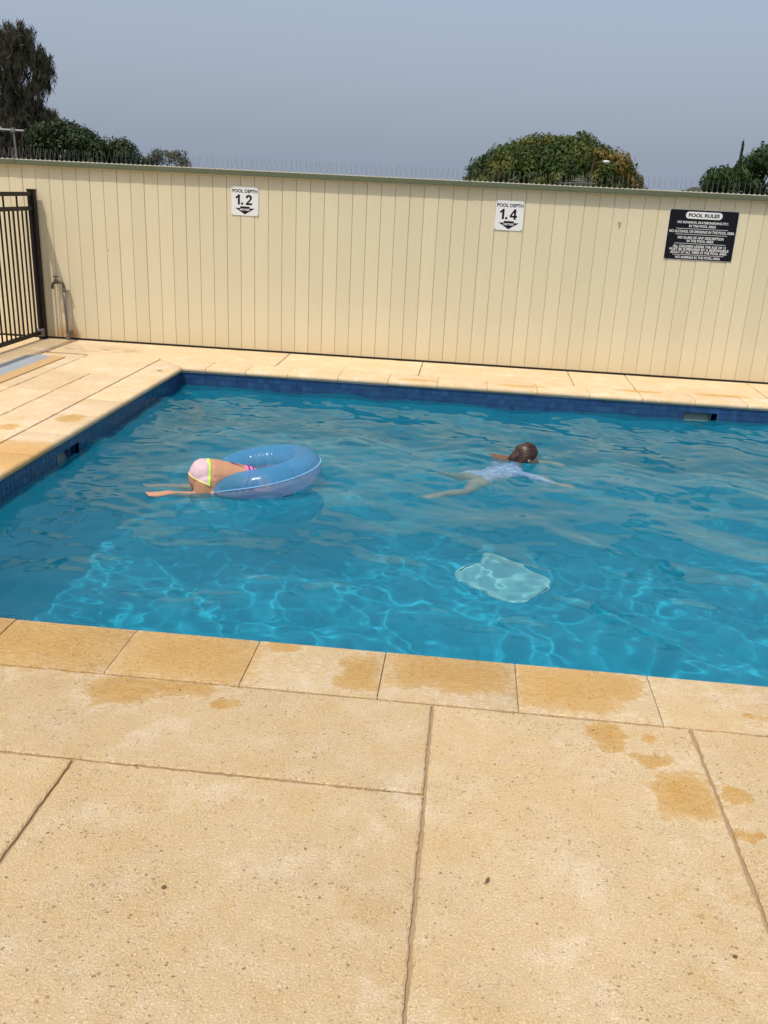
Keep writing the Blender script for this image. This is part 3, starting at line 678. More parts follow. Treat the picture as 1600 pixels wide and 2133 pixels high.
s.bsdf(s.mix(s.ramp(n_, .35, .65), (.018, .007, .005), (.060, .022, .014)), .42, .5, s.bump(n_, .35, .003)); M_HAIR = s.m
s = NT('hair_ends'); P = s.n('ShaderNodeTexCoord').outputs['Object']; n_ = s.noise(s.scale(P, (18, 190, 190)), 1, 3, .6)
s.bsdf(s.mix(n_, (.09, .048, .022), (.19, .11, .05)), .5, .4); M_HAIRL = s.m

# --- ring
RC = Vector((-1.172, 5.065, -.100)); RR = .266; RT = .098; TILT = R(10.5)
UU = Vector((.92, .39, 0)).normalized(); SS = Vector((-UU.y, UU.x, 0))
ring = empty('swim_ring', RC, 'translucent blue inflatable swim ring floating under the person lying face down', 'swim ring')
def tor(a, b, extra=0):
    """a around the ring (0 = right), b around the tube (0 = outer seam, 90 = top)"""
    d = Vector((math.cos(a), math.sin(a), 0)); r = RT + extra
    ang = (math.atan2(math.sin(a), math.cos(a)) - math.atan2(-UU.y, -UU.x) + math.pi) % (2 * math.pi) - math.pi
    sq = math.exp(-(ang / .62) ** 2)                          # pressed flat where the body lies on it
    # gathered creases along both seams
    cz = math.sin(a * 46 + 1.3 * math.sin(a * 7)) * .5 + math.sin(a * 71 + 2 * math.sin(a * 5)) * .5
    e = (max(0, math.cos(b)) ** 6 * math.exp(-(abs(b) / .75) ** 2) + max(0, -math.cos(b)) ** 3) * .006 * cz
    r += e
    z = r * .96 * math.sin(b) * (1 - .42 * sq) - .050 * sq
    p = d * (RR + r * (1 + .10 * sq) * math.cos(b)) + Vector((0, 0, z))
    p = Matrix.Rotation(-TILT, 3, 'Y') @ p
    return p
def torpart(name, b0, b1, nb, m, na=220):
    V = []; F = []
    for i in range(na):
        for j in range(nb + 1): V.append(tor(2 * math.pi * i / na, b0 + (b1 - b0) * j / nb))
    for i in range(na):
        for j in range(nb): i2 = (i + 1) % na; F.append((i * (nb + 1) + j, i2 * (nb + 1) + j, i2 * (nb + 1) + j + 1, i * (nb + 1) + j + 1))
    o = mobj(name, pyd(name, V, F, True), m, ring); return o
def vinyl(name, col, tr, trans):
    s = NT(name); P = s.n('ShaderNodeTexCoord').outputs['Object']
    nz = s.noise(P, 9, 3, .6)
    pr = s.n('ShaderNodeBsdfPrincipled'); s.set(pr.inputs['Base Color'], s.mix(nz, tuple(c * .93 for c in col), col)); pr.inputs['Roughness'].default_value = .20
    pr.inputs['Specular IOR Level'].default_value = .45
    tl = s.n('ShaderNodeBsdfTranslucent'); s.set(tl.inputs[0], col); tp = s.n('ShaderNodeBsdfTransparent'); s.set(tp.inputs[0], tuple(min(1, c * .5 + .5) for c in col))
    m1 = s.n('ShaderNodeMixShader'); m1.inputs[0].default_value = tr; s.t.links.new(pr.outputs[0], m1.inputs[1]); s.t.links.new(tl.outputs[0], m1.inputs[2])
    m2 = s.n('ShaderNodeMixShader'); m2.inputs[0].default_value = trans; s.t.links.new(m1.outputs[0], m2.inputs[1]); s.t.links.new(tp.outputs[0], m2.inputs[2])
    s.t.links.new(m2.outputs[0], s.out.inputs[0]); return s.m
M_VUP = vinyl('blue_vinyl', (.13, .45, .74), .42, .46); M_VLO = vinyl('clear_lilac_vinyl', (.66, .70, .86), .35, .64); M_SEAM = simple('vinyl_seam', (.24, .48, .74), .4)
SB = .20
torpart('upper_skin', SB, math.pi, 20, M_VUP); torpart('lower_skin', math.pi, 2 * math.pi + SB, 22, M_VLO)
sm = MB(); n = 220; V = []; F = []
for i in range(n):
    a = 2 * math.pi * i / n
    for (e, dz) in ((-.001, -.003), (.005, -.0015), (.005, .0015), (-.001, .003)):
        V.append(tor(a, SB + dz / RT, e))
for i in range(n):
    for j in range(4): F.append((i * 4 + j, ((i + 1) % n) * 4 + j, ((i + 1) % n) * 4 + (j + 1) % 4, i * 4 + (j + 1) % 4))
mobj('seam', pyd('seam', V, F), M_SEAM, ring)

# --- person lying over the ring
def finger(mb, pts, r0, r1):
    chain(mb, [(p, r0 + (r1 - r0) * i / (len(pts) - 1), r0 + (r1 - r0) * i / (len(pts) - 1)) for i, p in enumerate(pts)])
P0 = Vector((-1.445, 4.90, -.088)); up = Vector((0, 0, 1))
def at1(u, sd, z): return P0 + UU * u * (.86 if u > 0 else .9) + SS * sd + up * z
b = MB()
chain(b, [(at1(-.045, 0, -.012), .104, .084), (at1(.02, 0, .0), .112, .096), (at1(.10, 0, -.004), .104, .084), (at1(.17, 0, -.010), .096, .074), (at1(.27, 0, -.040), .112, .078), (at1(.355, 0, -.088), .118, .068), (at1(.39, 0, -.118), .07, .05), (at1(.43, 0, -.145), .042, .042)], SS)
for k in (-1, 1):
    blob(b, at1(-.035, .045 * k, .008), .076, .064, .080, UU, SS)                                  # seat
    chain(b, [(at1(-.015, .060 * k, -.03), .078, .084), (at1(-.035, .066 * k, -.13), .070, .074), (at1(-.03, .07 * k, -.125), .056, .058), (at1(-.05, .07 * k, -.142), .052, .052)], SS)
    kx = at1(-.05, .07 * k, -.142); fx = at1(-.27, .06 * k + (.05 if k > 0 else -.02), -.082 - (.03 if k > 0 else 0))
    mid_ = kx.lerp(fx, .35)
    chain(b, [(kx, .046, .046), (mid_, .046, .048), (kx.lerp(fx, .8), .030, .031), (fx, .026, .028)], SS)
    d = (fx - kx).normalized(); toe = fx + d * .105 + up * -.02
    chain(b, [(fx, .026, .028), (fx + d * .05 + up * -.012, .031, .022), (toe, .033, .012)], SS)
    for q in range(5): finger(b, [toe + SS * (.022 - .011 * q), toe + d * (.028 - .004 * q) + SS * (.024 - .012 * q)], .008, .006)
    sh = at1(.345, .112 * k, -.092)
    if k < 0:      # near arm reaches back under the tube and the hand takes hold of its outer side
        el = at1(.20, -.08, -.235); wr = at1(.065, -.145, -.150)
        chain(b, [(sh, .046, .046), (sh.lerp(el, .5), .038, .038), (el, .032, .032), (el.lerp(wr, .4), .032, .03), (wr, .021, .019)], SS)
        hb = at1(.035, -.150, -.094); ax = (hb - wr).normalized()
        chain(b, [(wr, .020, .016), (wr.lerp(hb, .5), .026, .014), (hb, .032, .012)], UU)
        for q, L in enumerate((.044, .052, .050, .040)):
            r0 = hb + UU * (.027 - .018 * q); finger(b, [r0, r0 + up * L * .55 + SS * .004 - UU * .004, r0 + up * L + SS * .020 - UU * .008], .0080, .0062)
        r0 = wr.lerp(hb, .35) - UU * .024; finger(b, [r0, r0 - UU * .020 + up * .012, r0 - UU * .030 + up * .036], .0092, .0070)
    else:
        el = at1(.40, .12, -.19); wr = at1(.50, .08, -.20)
        chain(b, [(sh, .046, .046), (sh.lerp(el, .5), .038, .038), (el, .032, .032), (wr, .021, .019), (wr + Vector((.05, .0, -.02)), .03, .012)], SS)
        for q in range(4): r0 = wr + Vector((.05, .024 - .016 * q, -.02)); finger(b, [r0, r0 + Vector((.022, 0, -.006)), r0 + Vector((.036, 0, -.022))], .008, .006)
hc = at1(.485, 0, -.195); blob(b, hc, .098, .076, .086, (UU - up * .5).normalized(), SS, (up + UU * .5).normalized()); blob(b, hc + UU * .03 - up * .088, .014, .012, .016)
pe1 = empty('person', (P0.x, P0.y, ZW), 'person in pale pink swimwear with lime trim lying face down over the blue ring', 'person')
me1 = fuse('body', b, .0052, 7); me1.transform(Matrix.Translation(-pe1.location)); o = mobj('body', me1, M_SKIN, pe1); o.cycles.is_caustics_receiver = True
def L1(v): return Vector(v) - pe1.location
wz_ = (UU * -1 + up * .16).normalized(); wp = L1(at1(.004, 0, .09)); lp = L1(at1(-.06, 0, -.004)); ln = (up - UU * -.34).normalized()
garment('swim_bottoms', me1, [(wp, wz_), (lp, ln)], .003, M_PINKL, pe1)
garment('waistband', me1, [(wp - wz_ * .001, wz_), (wp + wz_ * .013, -wz_), (lp - ln * .004, ln)], .0055, M_LIME, pe1)
garment('leg_trim', me1, [(wp, wz_), (lp - ln * .001, ln), (lp + ln * .007, -ln)], .005, M_YEL, pe1)
tw = (UU - up * .35).normalized(); t0 = L1(at1(.225, 0, .0)); t1 = L1(at1(.335, 0, -.02))
garment('swim_top', me1, [(t0, tw), (t1, -tw), (L1(at1(0, 0, -.20)), up)], .003, M_PINK, pe1)
for d_ in (.018, .045, .070): garment('strap', me1, [(t0 + tw * d_, tw), (t0 + tw * (d_ + .009), -tw), (L1(at1(0, 0, -.12)), up)], .0055, M_PURP, pe1)
st = MB()
for (a_, b_) in (((.135, .020), (.225, -.012)), ((.150, -.005), (.228, -.020))):
    pts = [at1(a_[0] + (b_[0] - a_[0]) * t, a_[1] + (b_[1] - a_[1]) * t, .0) for t in (0, .33, .66, 1)]
    zs = [.073, .066, .058, .048]; st.tube([L1(Vector((p.x, p.y, P0.z + z))) for p, z in zip(pts, zs)], .0026, 6)
mobj('tie_cord', st.mesh('tie_cord', True), M_PURP, pe1)
hm = MB(); blob(hm, hc + up * .012 - UU * .01, .104, .083, .088, (UU - up * .5).normalized(), SS, (up + UU * .5).normalized()); chain(hm, [(hc + UU * .02, .06, .05), (hc + UU * .05 - up * .045, .05, .03), (hc + UU * .06 - up * .06, .03, .012)], SS)
hme = fuse('hair', hm, .006, 4); hme.transform(Matrix.Translation(-pe1.location)); mobj('hair', hme, M_HAIR, pe1)

# --- person swimming breaststroke
Hd = Vector((.468, 5.93, -.118)); F2 = Vector((.93, .30, -.22)).normalized(); S2 = Vector((0, 0, 1)).cross(F2).normalized(); U2 = F2.cross(S2)
nk = Vector((.385, 5.875, -.262)); hip = Vector((.155, 5.650, -.305)); TD = (nk - hip).normalized(); TS = Vector((-TD.y, TD.x, 0)).normalized()
b = MB()
blob(b, Hd, .084, .066, .076, F2, S2, U2); blob(b, Hd + F2 * .035 - U2 * .045, .052, .047, .047, F2, S2, U2); blob(b, Hd + F2 * .086 - U2 * .018, .015, .010, .014, F2, S2, U2)
for k in (-1, 1): blob(b, Hd + S2 * .067 * k - U2 * .012 - F2 * .005, .016, .008, .024, F2, S2, U2)
chain(b, [(Hd - F2 * .04 - U2 * .05, .048, .048), (nk, .046, .046)], TS)
chain(b, [(nk - up * .004, .075, .048), (nk - TD * .05 - up * .012, .122, .066), (nk - TD * .14 - up * .02, .112, .074), (nk - TD * .23 - up * .018, .095, .066), (hip + TD * .03, .106, .074), (hip - TD * .03, .104, .074)], TS)
def leg(h, kn, an, toe, sd):
    h, kn, an, toe = map(Vector, (h, kn, an, toe))
    chain(b, [(h, .068, .070), (h.lerp(kn, .5), .060, .062), (kn, .045, .045), (kn.lerp(an, .3), .045, .046), (an, .025, .027)], sd)
    chain(b, [(an, .025, .027), (an.lerp(toe, .5), .032, .020), (toe, .034, .011)], sd)
    d = (toe - an).normalized(); s_ = (Vector(sd) - d * Vector(sd).dot(d)).normalized()
    for q in range(5): finger(b, [toe + s_ * (.022 - .011 * q), toe + d * (.026 - .004 * q) + s_ * (.024 - .012 * q)], .008, .006)
leg(hip - TS * .055, (.085, 5.40, -.335), (-.085, 5.215, -.275), (-.165, 5.125, -.265), TS)
leg(hip + TS * .055, (.050, 5.640, -.350), (-.02, 5.590, -.260), (-.105, 5.590, -.235), (0, 0, 1))
def arm(sh, el, wr, hd, nrm):
    sh, el, wr, hd = map(Vector, (sh, el, wr, hd))
    chain(b, [(sh, .047, .045), (sh.lerp(el, .5), .038, .038), (el, .032, .032), (el.lerp(wr, .35), .032, .030), (wr, .021, .018)], TS)
    d = (hd - wr).normalized(); s_ = d.cross(Vector(nrm)).normalized()
    chain(b, [(wr, .021, .017), (wr.lerp(hd, .45), .029, .013), (hd, .033, .011)], s_)
    for q, L in enumerate((.046, .054, .050, .038)):
        r0 = hd + s_ * (.026 - .0175 * q); finger(b, [r0, r0 + d * L * .55 - Vector(nrm) * .002, r0 + d * L - Vector(nrm) * .012 + s_ * (.006 - .004 * q)], .0080, .0060)
    r0 = wr.lerp(hd, .35) + s_ * .022; finger(b, [r0, r0 + d * .02 + s_ * .018, r0 + d * .046 + s_ * .024], .0092, .0070)
arm(nk - TD * .035 - TS * .115 - up * .015, (.575, 5.700, -.272), (.675, 5.590, -.265), (.725, 5.550, -.255), (0, 0, 1))
arm(nk - TD * .035 + TS * .115 - up * .02, (.47, 6.09, -.28), (.64, 6.11, -.30), (.70, 6.12, -.31), (0, 0, 1))
pe2 = empty('person', (.3, 5.8, ZW), 'person with wet dark brown hair and lilac top swimming with head above water', 'person')
me2 = fuse('body', b, .0052, 6); me2.transform(Matrix.Translation(-pe2.location)); o = mobj('body', me2, M_SKIN2, pe2); o.cycles.is_caustics_receiver = True
def L2(v): return Vector(v) - pe2.location
garment('rash_top', me2, [(L2(hip + TD * .005), (TD + TS * .0).normalized()), (L2(nk + TD * .005), -TD), (L2((.655, 5.61, -.2)), Vector((-.62, .78, 0)))], .004, M_RASH, pe2)
garment('swim_bottoms', me2, [(L2(hip + TD * .012), -TD), (L2(hip - TD * .055), TD)], .003, M_RASH, pe2)
h = MB(); blob(h, Hd - F2 * .006 + U2 * .006, .088, .072, .080, F2, S2, U2)
chain(h, [(Hd - F2 * .040 + U2 * .0, .058, .056), (Hd - F2 * .085 - U2 * .035, .040, .034), (Hd + Vector((-.125, -.005, -.052)), .034, .014)], S2)
chain(h, [(Hd - F2 * .025 - U2 * .02 - S2 * .03, .044, .044), (Hd - F2 * .045 - U2 * .045 - S2 * .04, .026, .026), (Hd + Vector((-.05, -.055, -.055)), .016, .010)], S2)
hme = fuse('hair', h, .005, 4)
bb = bmesh.new(); bb.from_mesh(hme)
bmesh.ops.bisect_plane(bb, geom=bb.verts[:] + bb.edges[:] + bb.faces[:], dist=1e-5, plane_co=Hd + F2 * .046 + U2 * .018, plane_no=(F2 - U2 * .75).normalized(), clear_outer=True)
bb.to_mesh(hme); bb.free(); hme.transform(Matrix.Translation(-pe2.location)); mobj('hair', hme, M_HAIR, pe2)
sm_ = MB(); bk = (-F2 * .9 - U2 * .42).normalized(); tip = Hd + Vector((-.125, -.005, -.052))
for k in range(150):                                   # combed wet strands over the crown
    an = random.uniform(-1.9, 1.9); fr = random.uniform(-.55, .55)
    d0 = (F2 * (.62 * math.cos(fr)) + S2 * math.sin(an) + U2 * (.35 + .75 * math.cos(an))).normalized(); pts = []
    for t in (0, .18, .36, .54, .72, .9):
        d = (d0 * (1 - t) + bk * t); d = d.normalized() if d.length > .05 else U2
        pts.append(L2(Hd - F2 * .006 + U2 * .006 + F2 * d.dot(F2) * .0895 + S2 * d.dot(S2) * .0735 + U2 * d.dot(U2) * .0815))
    e_ = tip + Vector((random.uniform(-.03, .02), random.gauss(0, .022), random.uniform(-.008, .01))); pts.append(L2(e_)); r_ = random.uniform(.0022, .0042)
    sm_.tube(pts, [r_ * .5, r_, r_, r_, r_ * .9, r_ * .8, r_ * .4], 5)
mobj('hair_strands', sm_.mesh('hair_strands', True), M_HAIR, pe2)
hm = MB()          # loose ends fanned out on the water
for k in range(80):
    a0 = Hd + Vector((-.095 + random.uniform(-.02, .03), random.uniform(-.04, .035), -.040 + random.uniform(-.012, .008)))
    an = math.pi * 1.0 + random.gauss(-.05, .38); L = random.uniform(.07, .17); w = Vector((math.cos(an), math.sin(an) * .9, 0)); wob = random.uniform(-.4, .4)
    pts = []
    for t in (0, .25, .5, .75, 1):
        p = a0 + w * L * t + Vector((-w.y, w.x, 0)) * wob * L * t * t; zt = wz(p.x, p.y) - .003 + .005 * random.random()
        p.z = a0.z + (zt - a0.z) * min(1, t * 1.8); pts.append(L2(p))
    hm.tube(pts, [.0065, .006, .005, .0035, .001], 5)
mobj('hair_ends', hm.mesh('hair_ends', True), M_HAIRL, pe2)

# ------------------------------------------------------------------ trees, aerials and lamp beyond the wall
def leafmat(name, cols, rough=.55, trans=.25):
    s = NT(name); at = s.n('ShaderNodeAttribute'); at.attribute_name = 'tone'; rnd = s.n('ShaderNodeNewGeometry').outputs['Random Per Island']
    r = s.n('ShaderNodeValToRGB'); e = r.color_ramp; e.elements[0].color = (*cols[0], 1); e.elements[1].color = (*cols[-1], 1)
    for i, c in enumerate(cols[1:-1]): k = e.elements.new((i + 1) / (len(cols) - 1)); k.color = (*c, 1)
    s.set(r.inputs[0], s.math('ADD', s.math('MULTIPLY', at.outputs['Fac'], .86), s.math('MULTIPLY', rnd, .14)))
    pr = s.n('ShaderNodeBsdfPrincipled'); s.set(pr.inputs['Base Color'], r.outputs[0]); pr.inputs['Roughness'].default_value = rough; pr.inputs['Specular IOR Level'].default_value = .25
    tl = s.n('ShaderNodeBsdfTranslucent'); s.set(tl.inputs[0], r.outputs[0]); mx = s.n('ShaderNodeMixShader'); mx.inputs[0].default_value = trans
    s.t.links.new(pr.outputs[0], mx.inputs[1]); s.t.links.new(tl.outputs[0], mx.inputs[2]); s.t.links.new(mx.outputs[0], s.out.inputs[0]); return s.m
M_MANGO = leafmat('mango_leaves', [(.020, .042, .011), (.038, .070, .015), (.070, .100, .018), (.12, .125, .024), (.17, .12, .026), (.22, .165, .032)])
M_OAK = leafmat('she_oak_needles', [(.020, .020, .013), (.030, .028, .017), (.040, .038, .022), (.05, .05, .025)], trans=.12)
M_DARKLEAF = leafmat('dark_leaves', [(.016, .028, .010), (.026, .045, .015), (.04, .062, .02)], trans=.15)
M_GREYLEAF = leafmat('grey_green_leaves', [(.05, .06, .035), (.08, .09, .05), (.12, .11, .06)])
M_PALM = leafmat('right_leaves', [(.018, .040, .012), (.032, .065, .018), (.055, .095, .025)])
M_BARK = simple('bark', (.09, .065, .045), .9, .1, nscale=6, namt=.3)
def leaves(name, C, N, L, Wd, tone, m, parent, droop=0.0):
    """C centres, N preferred normals (n,3); one rhombic leaf each"""
    n = len(C); T = RNG.normal(size=(n, 3)); T[:, 2] -= droop; T -= N * (T * N).sum(1, keepdims=True) * .7; T /= np.linalg.norm(T, axis=1, keepdims=True)
    B = np.cross(N + RNG.normal(size=(n, 3)) * .35, T); B /= np.linalg.norm(B, axis=1, keepdims=True)
    l = L * RNG.uniform(.6, 1.25, (n, 1)); w = Wd * RNG.uniform(.6, 1.25, (n, 1))
    nn = np.cross(T, B)
    V = np.stack([C - T * l * .5, C + B * w * .5 + nn * w * .12, C + T * l * .5 - np.array([0, 0, 1]) * l * .12, C - B * w * .5 + nn * w * .12], 1).reshape(-1, 3)
    me = bpy.data.meshes.new(name); me.vertices.add(4 * n); me.vertices.foreach_set('co', V.ravel()); me.loops.add(4 * n); me.loops.foreach_set('vertex_index', np.arange(4 * n, dtype=np.int32))
    me.polygons.add(n); me.polygons.foreach_set('loop_start', np.arange(0, 4 * n, 4, dtype=np.int32)); me.update(calc_edges=True)
    a = me.attributes.new('tone', 'FLOAT', 'POINT'); a.data.foreach_set('value', np.repeat(np.clip(tone, 0, 1), 4).astype(np.float32))
    return mobj(name, me, m, parent)
def trunk(parent, m, base, limbs):
    mb = MB()
    for pts, r in limbs: mb.tube(pts, r, 7)
    return mb.build('trunk', m, parent)
def crown_tree(name, label, base, clumps, per, L, Wd, m, droop=.3, group='trees beyond the wall', limbs=True, bright=None):
    """clumps = [(x, y, z, radius, tone)] relative to base"""
    o = empty(name, base, label, 'tree', group); C = []; N = []; T = []
    for (x, y, z, r, t) in clumps:
        n = int(per * (r / .6) ** 2); d = RNG.normal(size=(n, 3)); d /= np.linalg.norm(d, axis=1, keepdims=True)
        rad = r * RNG.uniform(.45, 1.06, (n, 1)) ** .6; lump = 1 + .16 * np.sin(d[:, :1] * 7 + x * 3) * np.sin(d[:, 1:2] * 6 + z * 5)
        C.append(np.array([x, y, z]) + d * rad * lump * np.array([1, 1, .88])); N.append(d); T.append(np.full(n, t) + RNG.normal(size=n) * .05)
    leaves('crown', np.concatenate(C), np.concatenate(N), L, Wd, np.concatenate(T), m, o, droop)
    top = max(c[2] for c in clumps); ls = [([(0, 0, -.1), (.05, 0, top * .25), (-.04, .05, top * .5), (0, 0, top * .85)], [.05 * top * .6, .04 * top * .6, .03 * top * .6, .02])]
    for (x, y, z, r, t) in clumps[::max(1, len(clumps) // 14)]: ls.append(([(0, 0, top * .22), (x * .45, y * .45, z * .55), (x * .9, y * .9, z * .92)], [.022 * top, .014 * top, .012]))
    trunk(o, M_BARK, base, ls); return o
def dome(rx, ry, top, n, r, tonef, z0=.6, seed=0):
    """clumps over an uneven dome"""
    g = np.random.default_rng(seed); out = []
    for k in range(n):
        u = (k + .5) / n; ph = k * 2.39996; c = u ** .9; el = math.asin(1 - c); ce, se = math.cos(el), math.sin(el)
        rr = r * g.uniform(.75, 1.25); j = g.uniform(.84, 1.02)
        x = rx * ce * math.cos(ph) * j; y = ry * ce * math.sin(ph) * j; z = z0 + (top - z0 - rr) * se * j + rr * .2
        out.append((x - math.copysign(min(abs(x), rr * .7), x), y, z, rr, tonef(x / rx, y / ry, z / top, g)))
    return out
# mango tree: broad dome with bronze and yellow flush
D = 45.0
def tm(x, y, z, g):
    t = .10 + .30 * g.random() + (.34 if (g.random() < .28) else 0) + (.30 * max(0, x) if z > .45 else 0); return t
cl = dome(4.75, 3.2, 4.5, 140, .60, tm, seed=3)
cl += [(-2.9, -1.2, 1.9, .8, .55), (-2.4, -1.5, 2.5, .8, .62), (-3.3, -.5, 1.3, .7, .35), (2.6, -1.2, 2.9, .8, .85), (3.1, -.8, 2.2, .8, .80), (1.6, -1.6, 3.1, .7, .8), (3.35, -.3, 1.5, .7, .6), (-.6, -2.0, 2.9, .8, .12), (.3, -2.2, 2.6, .9, .10), (.9, -2.0, 3.2, .7, .45), (-1.3, -1.8, 3.0, .8, .2)]
crown_tree('mango_tree', 'broad domed tree with green and bronze leaves behind the 1.4 sign', (.0775 * D, D, 0), cl, 400, .24, .085, M_MANGO, .5)
# she-oak: drooping needle sprays at the left edge
base = (-.502 * 38, 38, 0); o = empty('she_oak', base, 'tall dark feathery drooping tree at the left edge of the wall', 'tree', 'trees beyond the wall')
g = np.random.default_rng(5); C = []; N = []; T = []; lim = [([(0, 0, -.1), (.15, 0, 2), (-.05, .1, 4.2), (.1, 0, 6.2)], [.22, .17, .11, .03])]
heads = [(-.5, 0, 6.6, .55), (.05, .2, 6.5, .55), (.75, -.1, 6.55, .50), (.45, .2, 6.2, .5), (1.05, .1, 5.9, .5), (1.38, 0, 5.65, .42), (-.2, -.3, 5.9, .7), (.45, -.3, 5.35, .6), (1.15, .2, 5.0, .5), (1.35, .1, 5.25, .35), (-.4, .2, 5.0, .65), (.95, -.2, 4.45, .5), (.15, .1, 4.35, .55), (-.6, 0, 4.0, .7), (.75, 0, 3.85, .5), (1.0, .2, 3.55, .55), (1.55, 0, 3.62, .28), (1.78, .0, 3.5, .16), (.2, -.2, 3.3, .7), (-.9, .2, 3.0, .8), (.7, -.2, 2.8, .7), (1.2, .1, 2.7, .6), (-1.6, 0, 5.6, .8), (-1.7, 0, 4.2, .9), (-2.2, .1, 3.0, .9), (0, 0, 2.3, .9), (-1.2, .3, 2.0, .9)]
for (x, y, z, r) in heads:
    s0 = Vector((.0, 0, max(1.6, z - 1.6))); e = Vector((x, y, z)); lim.append(([s0, s0.lerp(e, .5) + Vector((0, 0, .22)), e], [.05, .035, .012]))
    for q in range(int(44 * r / .5)):
        d = g.normal(size=3); d /= np.linalg.norm(d); p = np.array([x, y, z]) + d * r * g.uniform(.2, 1) * np.array([1, 1, .9]); tn = g.random()
        k = 10; tt = np.linspace(0, 1, k)[:, None]; out = np.array([d[0] * .5, d[1] * .5, .25 + .3 * d[2]])
        pts = p + out * .30 * tt + np.array([0, 0, -1]) * (.42 * tt ** 2)
        pts = np.repeat(pts, 2, 0) + g.normal(size=(2 * k, 3)) * .05
        C.append(pts); N.append(np.repeat(np.array([[d[0], -1, .1]]), 2 * k, 0)); T.append(np.full(2 * k, tn))
C = np.concatenate(C); N = np.concatenate(N); N /= np.linalg.norm(N, axis=1, keepdims=True)
leaves('crown', C, N, .30, .030, np.concatenate(T), M_OAK, o, 2.2); trunk(o, M_BARK, base, lim)
# dark shrubs and small trees towards the left
def lumps(spec, seed, tone=(.1, .9), rs=(.35, .6), dens=16):
    g = np.random.default_rng(seed); out = []
    for (x0, x1, h0, h1) in spec:
        for k in range(int(dens * (x1 - x0))):
            u = g.random(); h = h0 + (h1 - h0) * u; r = g.uniform(*rs); v = g.random() ** .6
            out.append((x0 + (x1 - x0) * u + g.normal() * .1, g.uniform(-1, 1), max(.4, (h - r) * v), r, g.uniform(*tone)))
            if v > .6: out.append((x0 + (x1 - x0) * u, g.uniform(-.8, .8), h - r, r, g.uniform(*tone)))
    return out
crown_tree('leafy_tree', 'dark leafy tree sloping down to the right beside the feathery tree', (-.425 * 36, 36, 0), lumps([(-1.9, -.9, 3.2, 3.55), (-.9, 0, 3.55, 3.2), (0, .65, 3.15, 2.85)], 8), 330, .16, .07, M_DARKLEAF, .4)
crown_tree('bush', 'rounded dark green bush right of the sloping leafy tree', (-.391 * 36, 36.3, 0), lumps([(-.75, .0, 2.6, 3.05), (.0, .72, 3.0, 2.35)], 9, rs=(.3, .45), dens=26), 330, .13, .06, M_DARKLEAF, .4)
crown_tree('gum_tree', 'small grey green tree above the wall between the bush and 1.2 sign', (-.331 * 58, 58, 0), lumps([(-1.3, -.75, 2.7, 3.25), (-.75, .0, 3.3, 3.1), (.1, .65, 3.0, 3.25), (.65, 1.25, 3.0, 2.1), (-2.0, -1.3, 2.4, 2.4), (1.25, 1.7, 2.3, 2.0)], 10, rs=(.28, .42), dens=18), 230, .17, .06, M_GREYLEAF, .8)
# trees at right edge
cl = lumps([(-1.15, -.55, 2.95, 3.3), (-.5, .3, 3.0, 3.3), (.3, 1.0, 3.6, 4.15), (1.0, 2.6, 4.2, 4.5)], 12, rs=(.35, .6), dens=14)
crown_tree('leafy_tree', 'dark green leafy tree cut by the right edge of the photo', (.262 * 42, 42, 0), cl, 340, .22, .075, M_PALM, .8)
base = (.2606 * 40.5, 40.5, 0); o = empty('pine_sapling', base, 'thin pointed young conifer standing before the tree at right edge', 'tree', 'trees beyond the wall')
C = []; N = []
for k in range(60):
    z = .3 + 3.72 * k / 60; r = .50 * (1 - (z / 4.12)) ** 1.5 * (.7 + .5 * (k % 4 == 0)) + .02; n = 30
    a = RNG.uniform(0, 2 * np.pi, n); rr = r * RNG.uniform(.1, 1, n) ** .7; C.append(np.stack([rr * np.cos(a), rr * np.sin(a), z + .16 * rr / max(r, .01) * r + RNG.normal(size=n) * .03], 1)); N.append(np.stack([np.cos(a), np.sin(a), np.full(n, .3)], 1))
leaves('crown', np.concatenate(C), np.concatenate(N), .16, .035, RNG.uniform(0, 1, 1800), M_PALM, o, -1.0); trunk(o, M_BARK, base, [([(0, 0, -.1), (0, 0, 2), (0, 0, 4.0)], [.06, .04, .01])])
# far wooded rise, seen as tree heads
V = []; F = []; n = 320; m_ = 9
for i in range(n + 1):
    x = -40 + 140 * i / n; hgt = 1.7 + 3.0 * math.exp(-((x - 46) / 6.5) ** 2) + 2.6 * math.exp(-((x - 29.5) / 3.2) ** 2)
    for j in range(m_):
        f = math.sin(math.pi * min(1, j / (m_ - 1) * 1.0)) ** .5 if j else 0
        b_ = .55 * abs(math.sin(x * 1.3 + j * 1.9)) * abs(math.sin(x * .71 + j)) + .3 * random.random()
        V.append((x, 175 + 6 * j + random.uniform(-.3, .3), -.3 + (hgt + b_) * f))
for i in range(n):
    for j in range(m_ - 1): F.append((i * m_ + j, i * m_ + j + 1, (i + 1) * m_ + j + 1, (i + 1) * m_ + j))
s = NT('far_scrub'); nz = s.noise(s.pos(), .9, 5, .7); s.bsdf(s.mix(s.ramp(nz, .4, .6), (.045, .055, .035), (.10, .105, .07)), .95, .1, s.bump(nz, 1, .8))
hl = mobj('hill', pyd('hill', V, F, True), s.m); tag(hl, kind='structure')
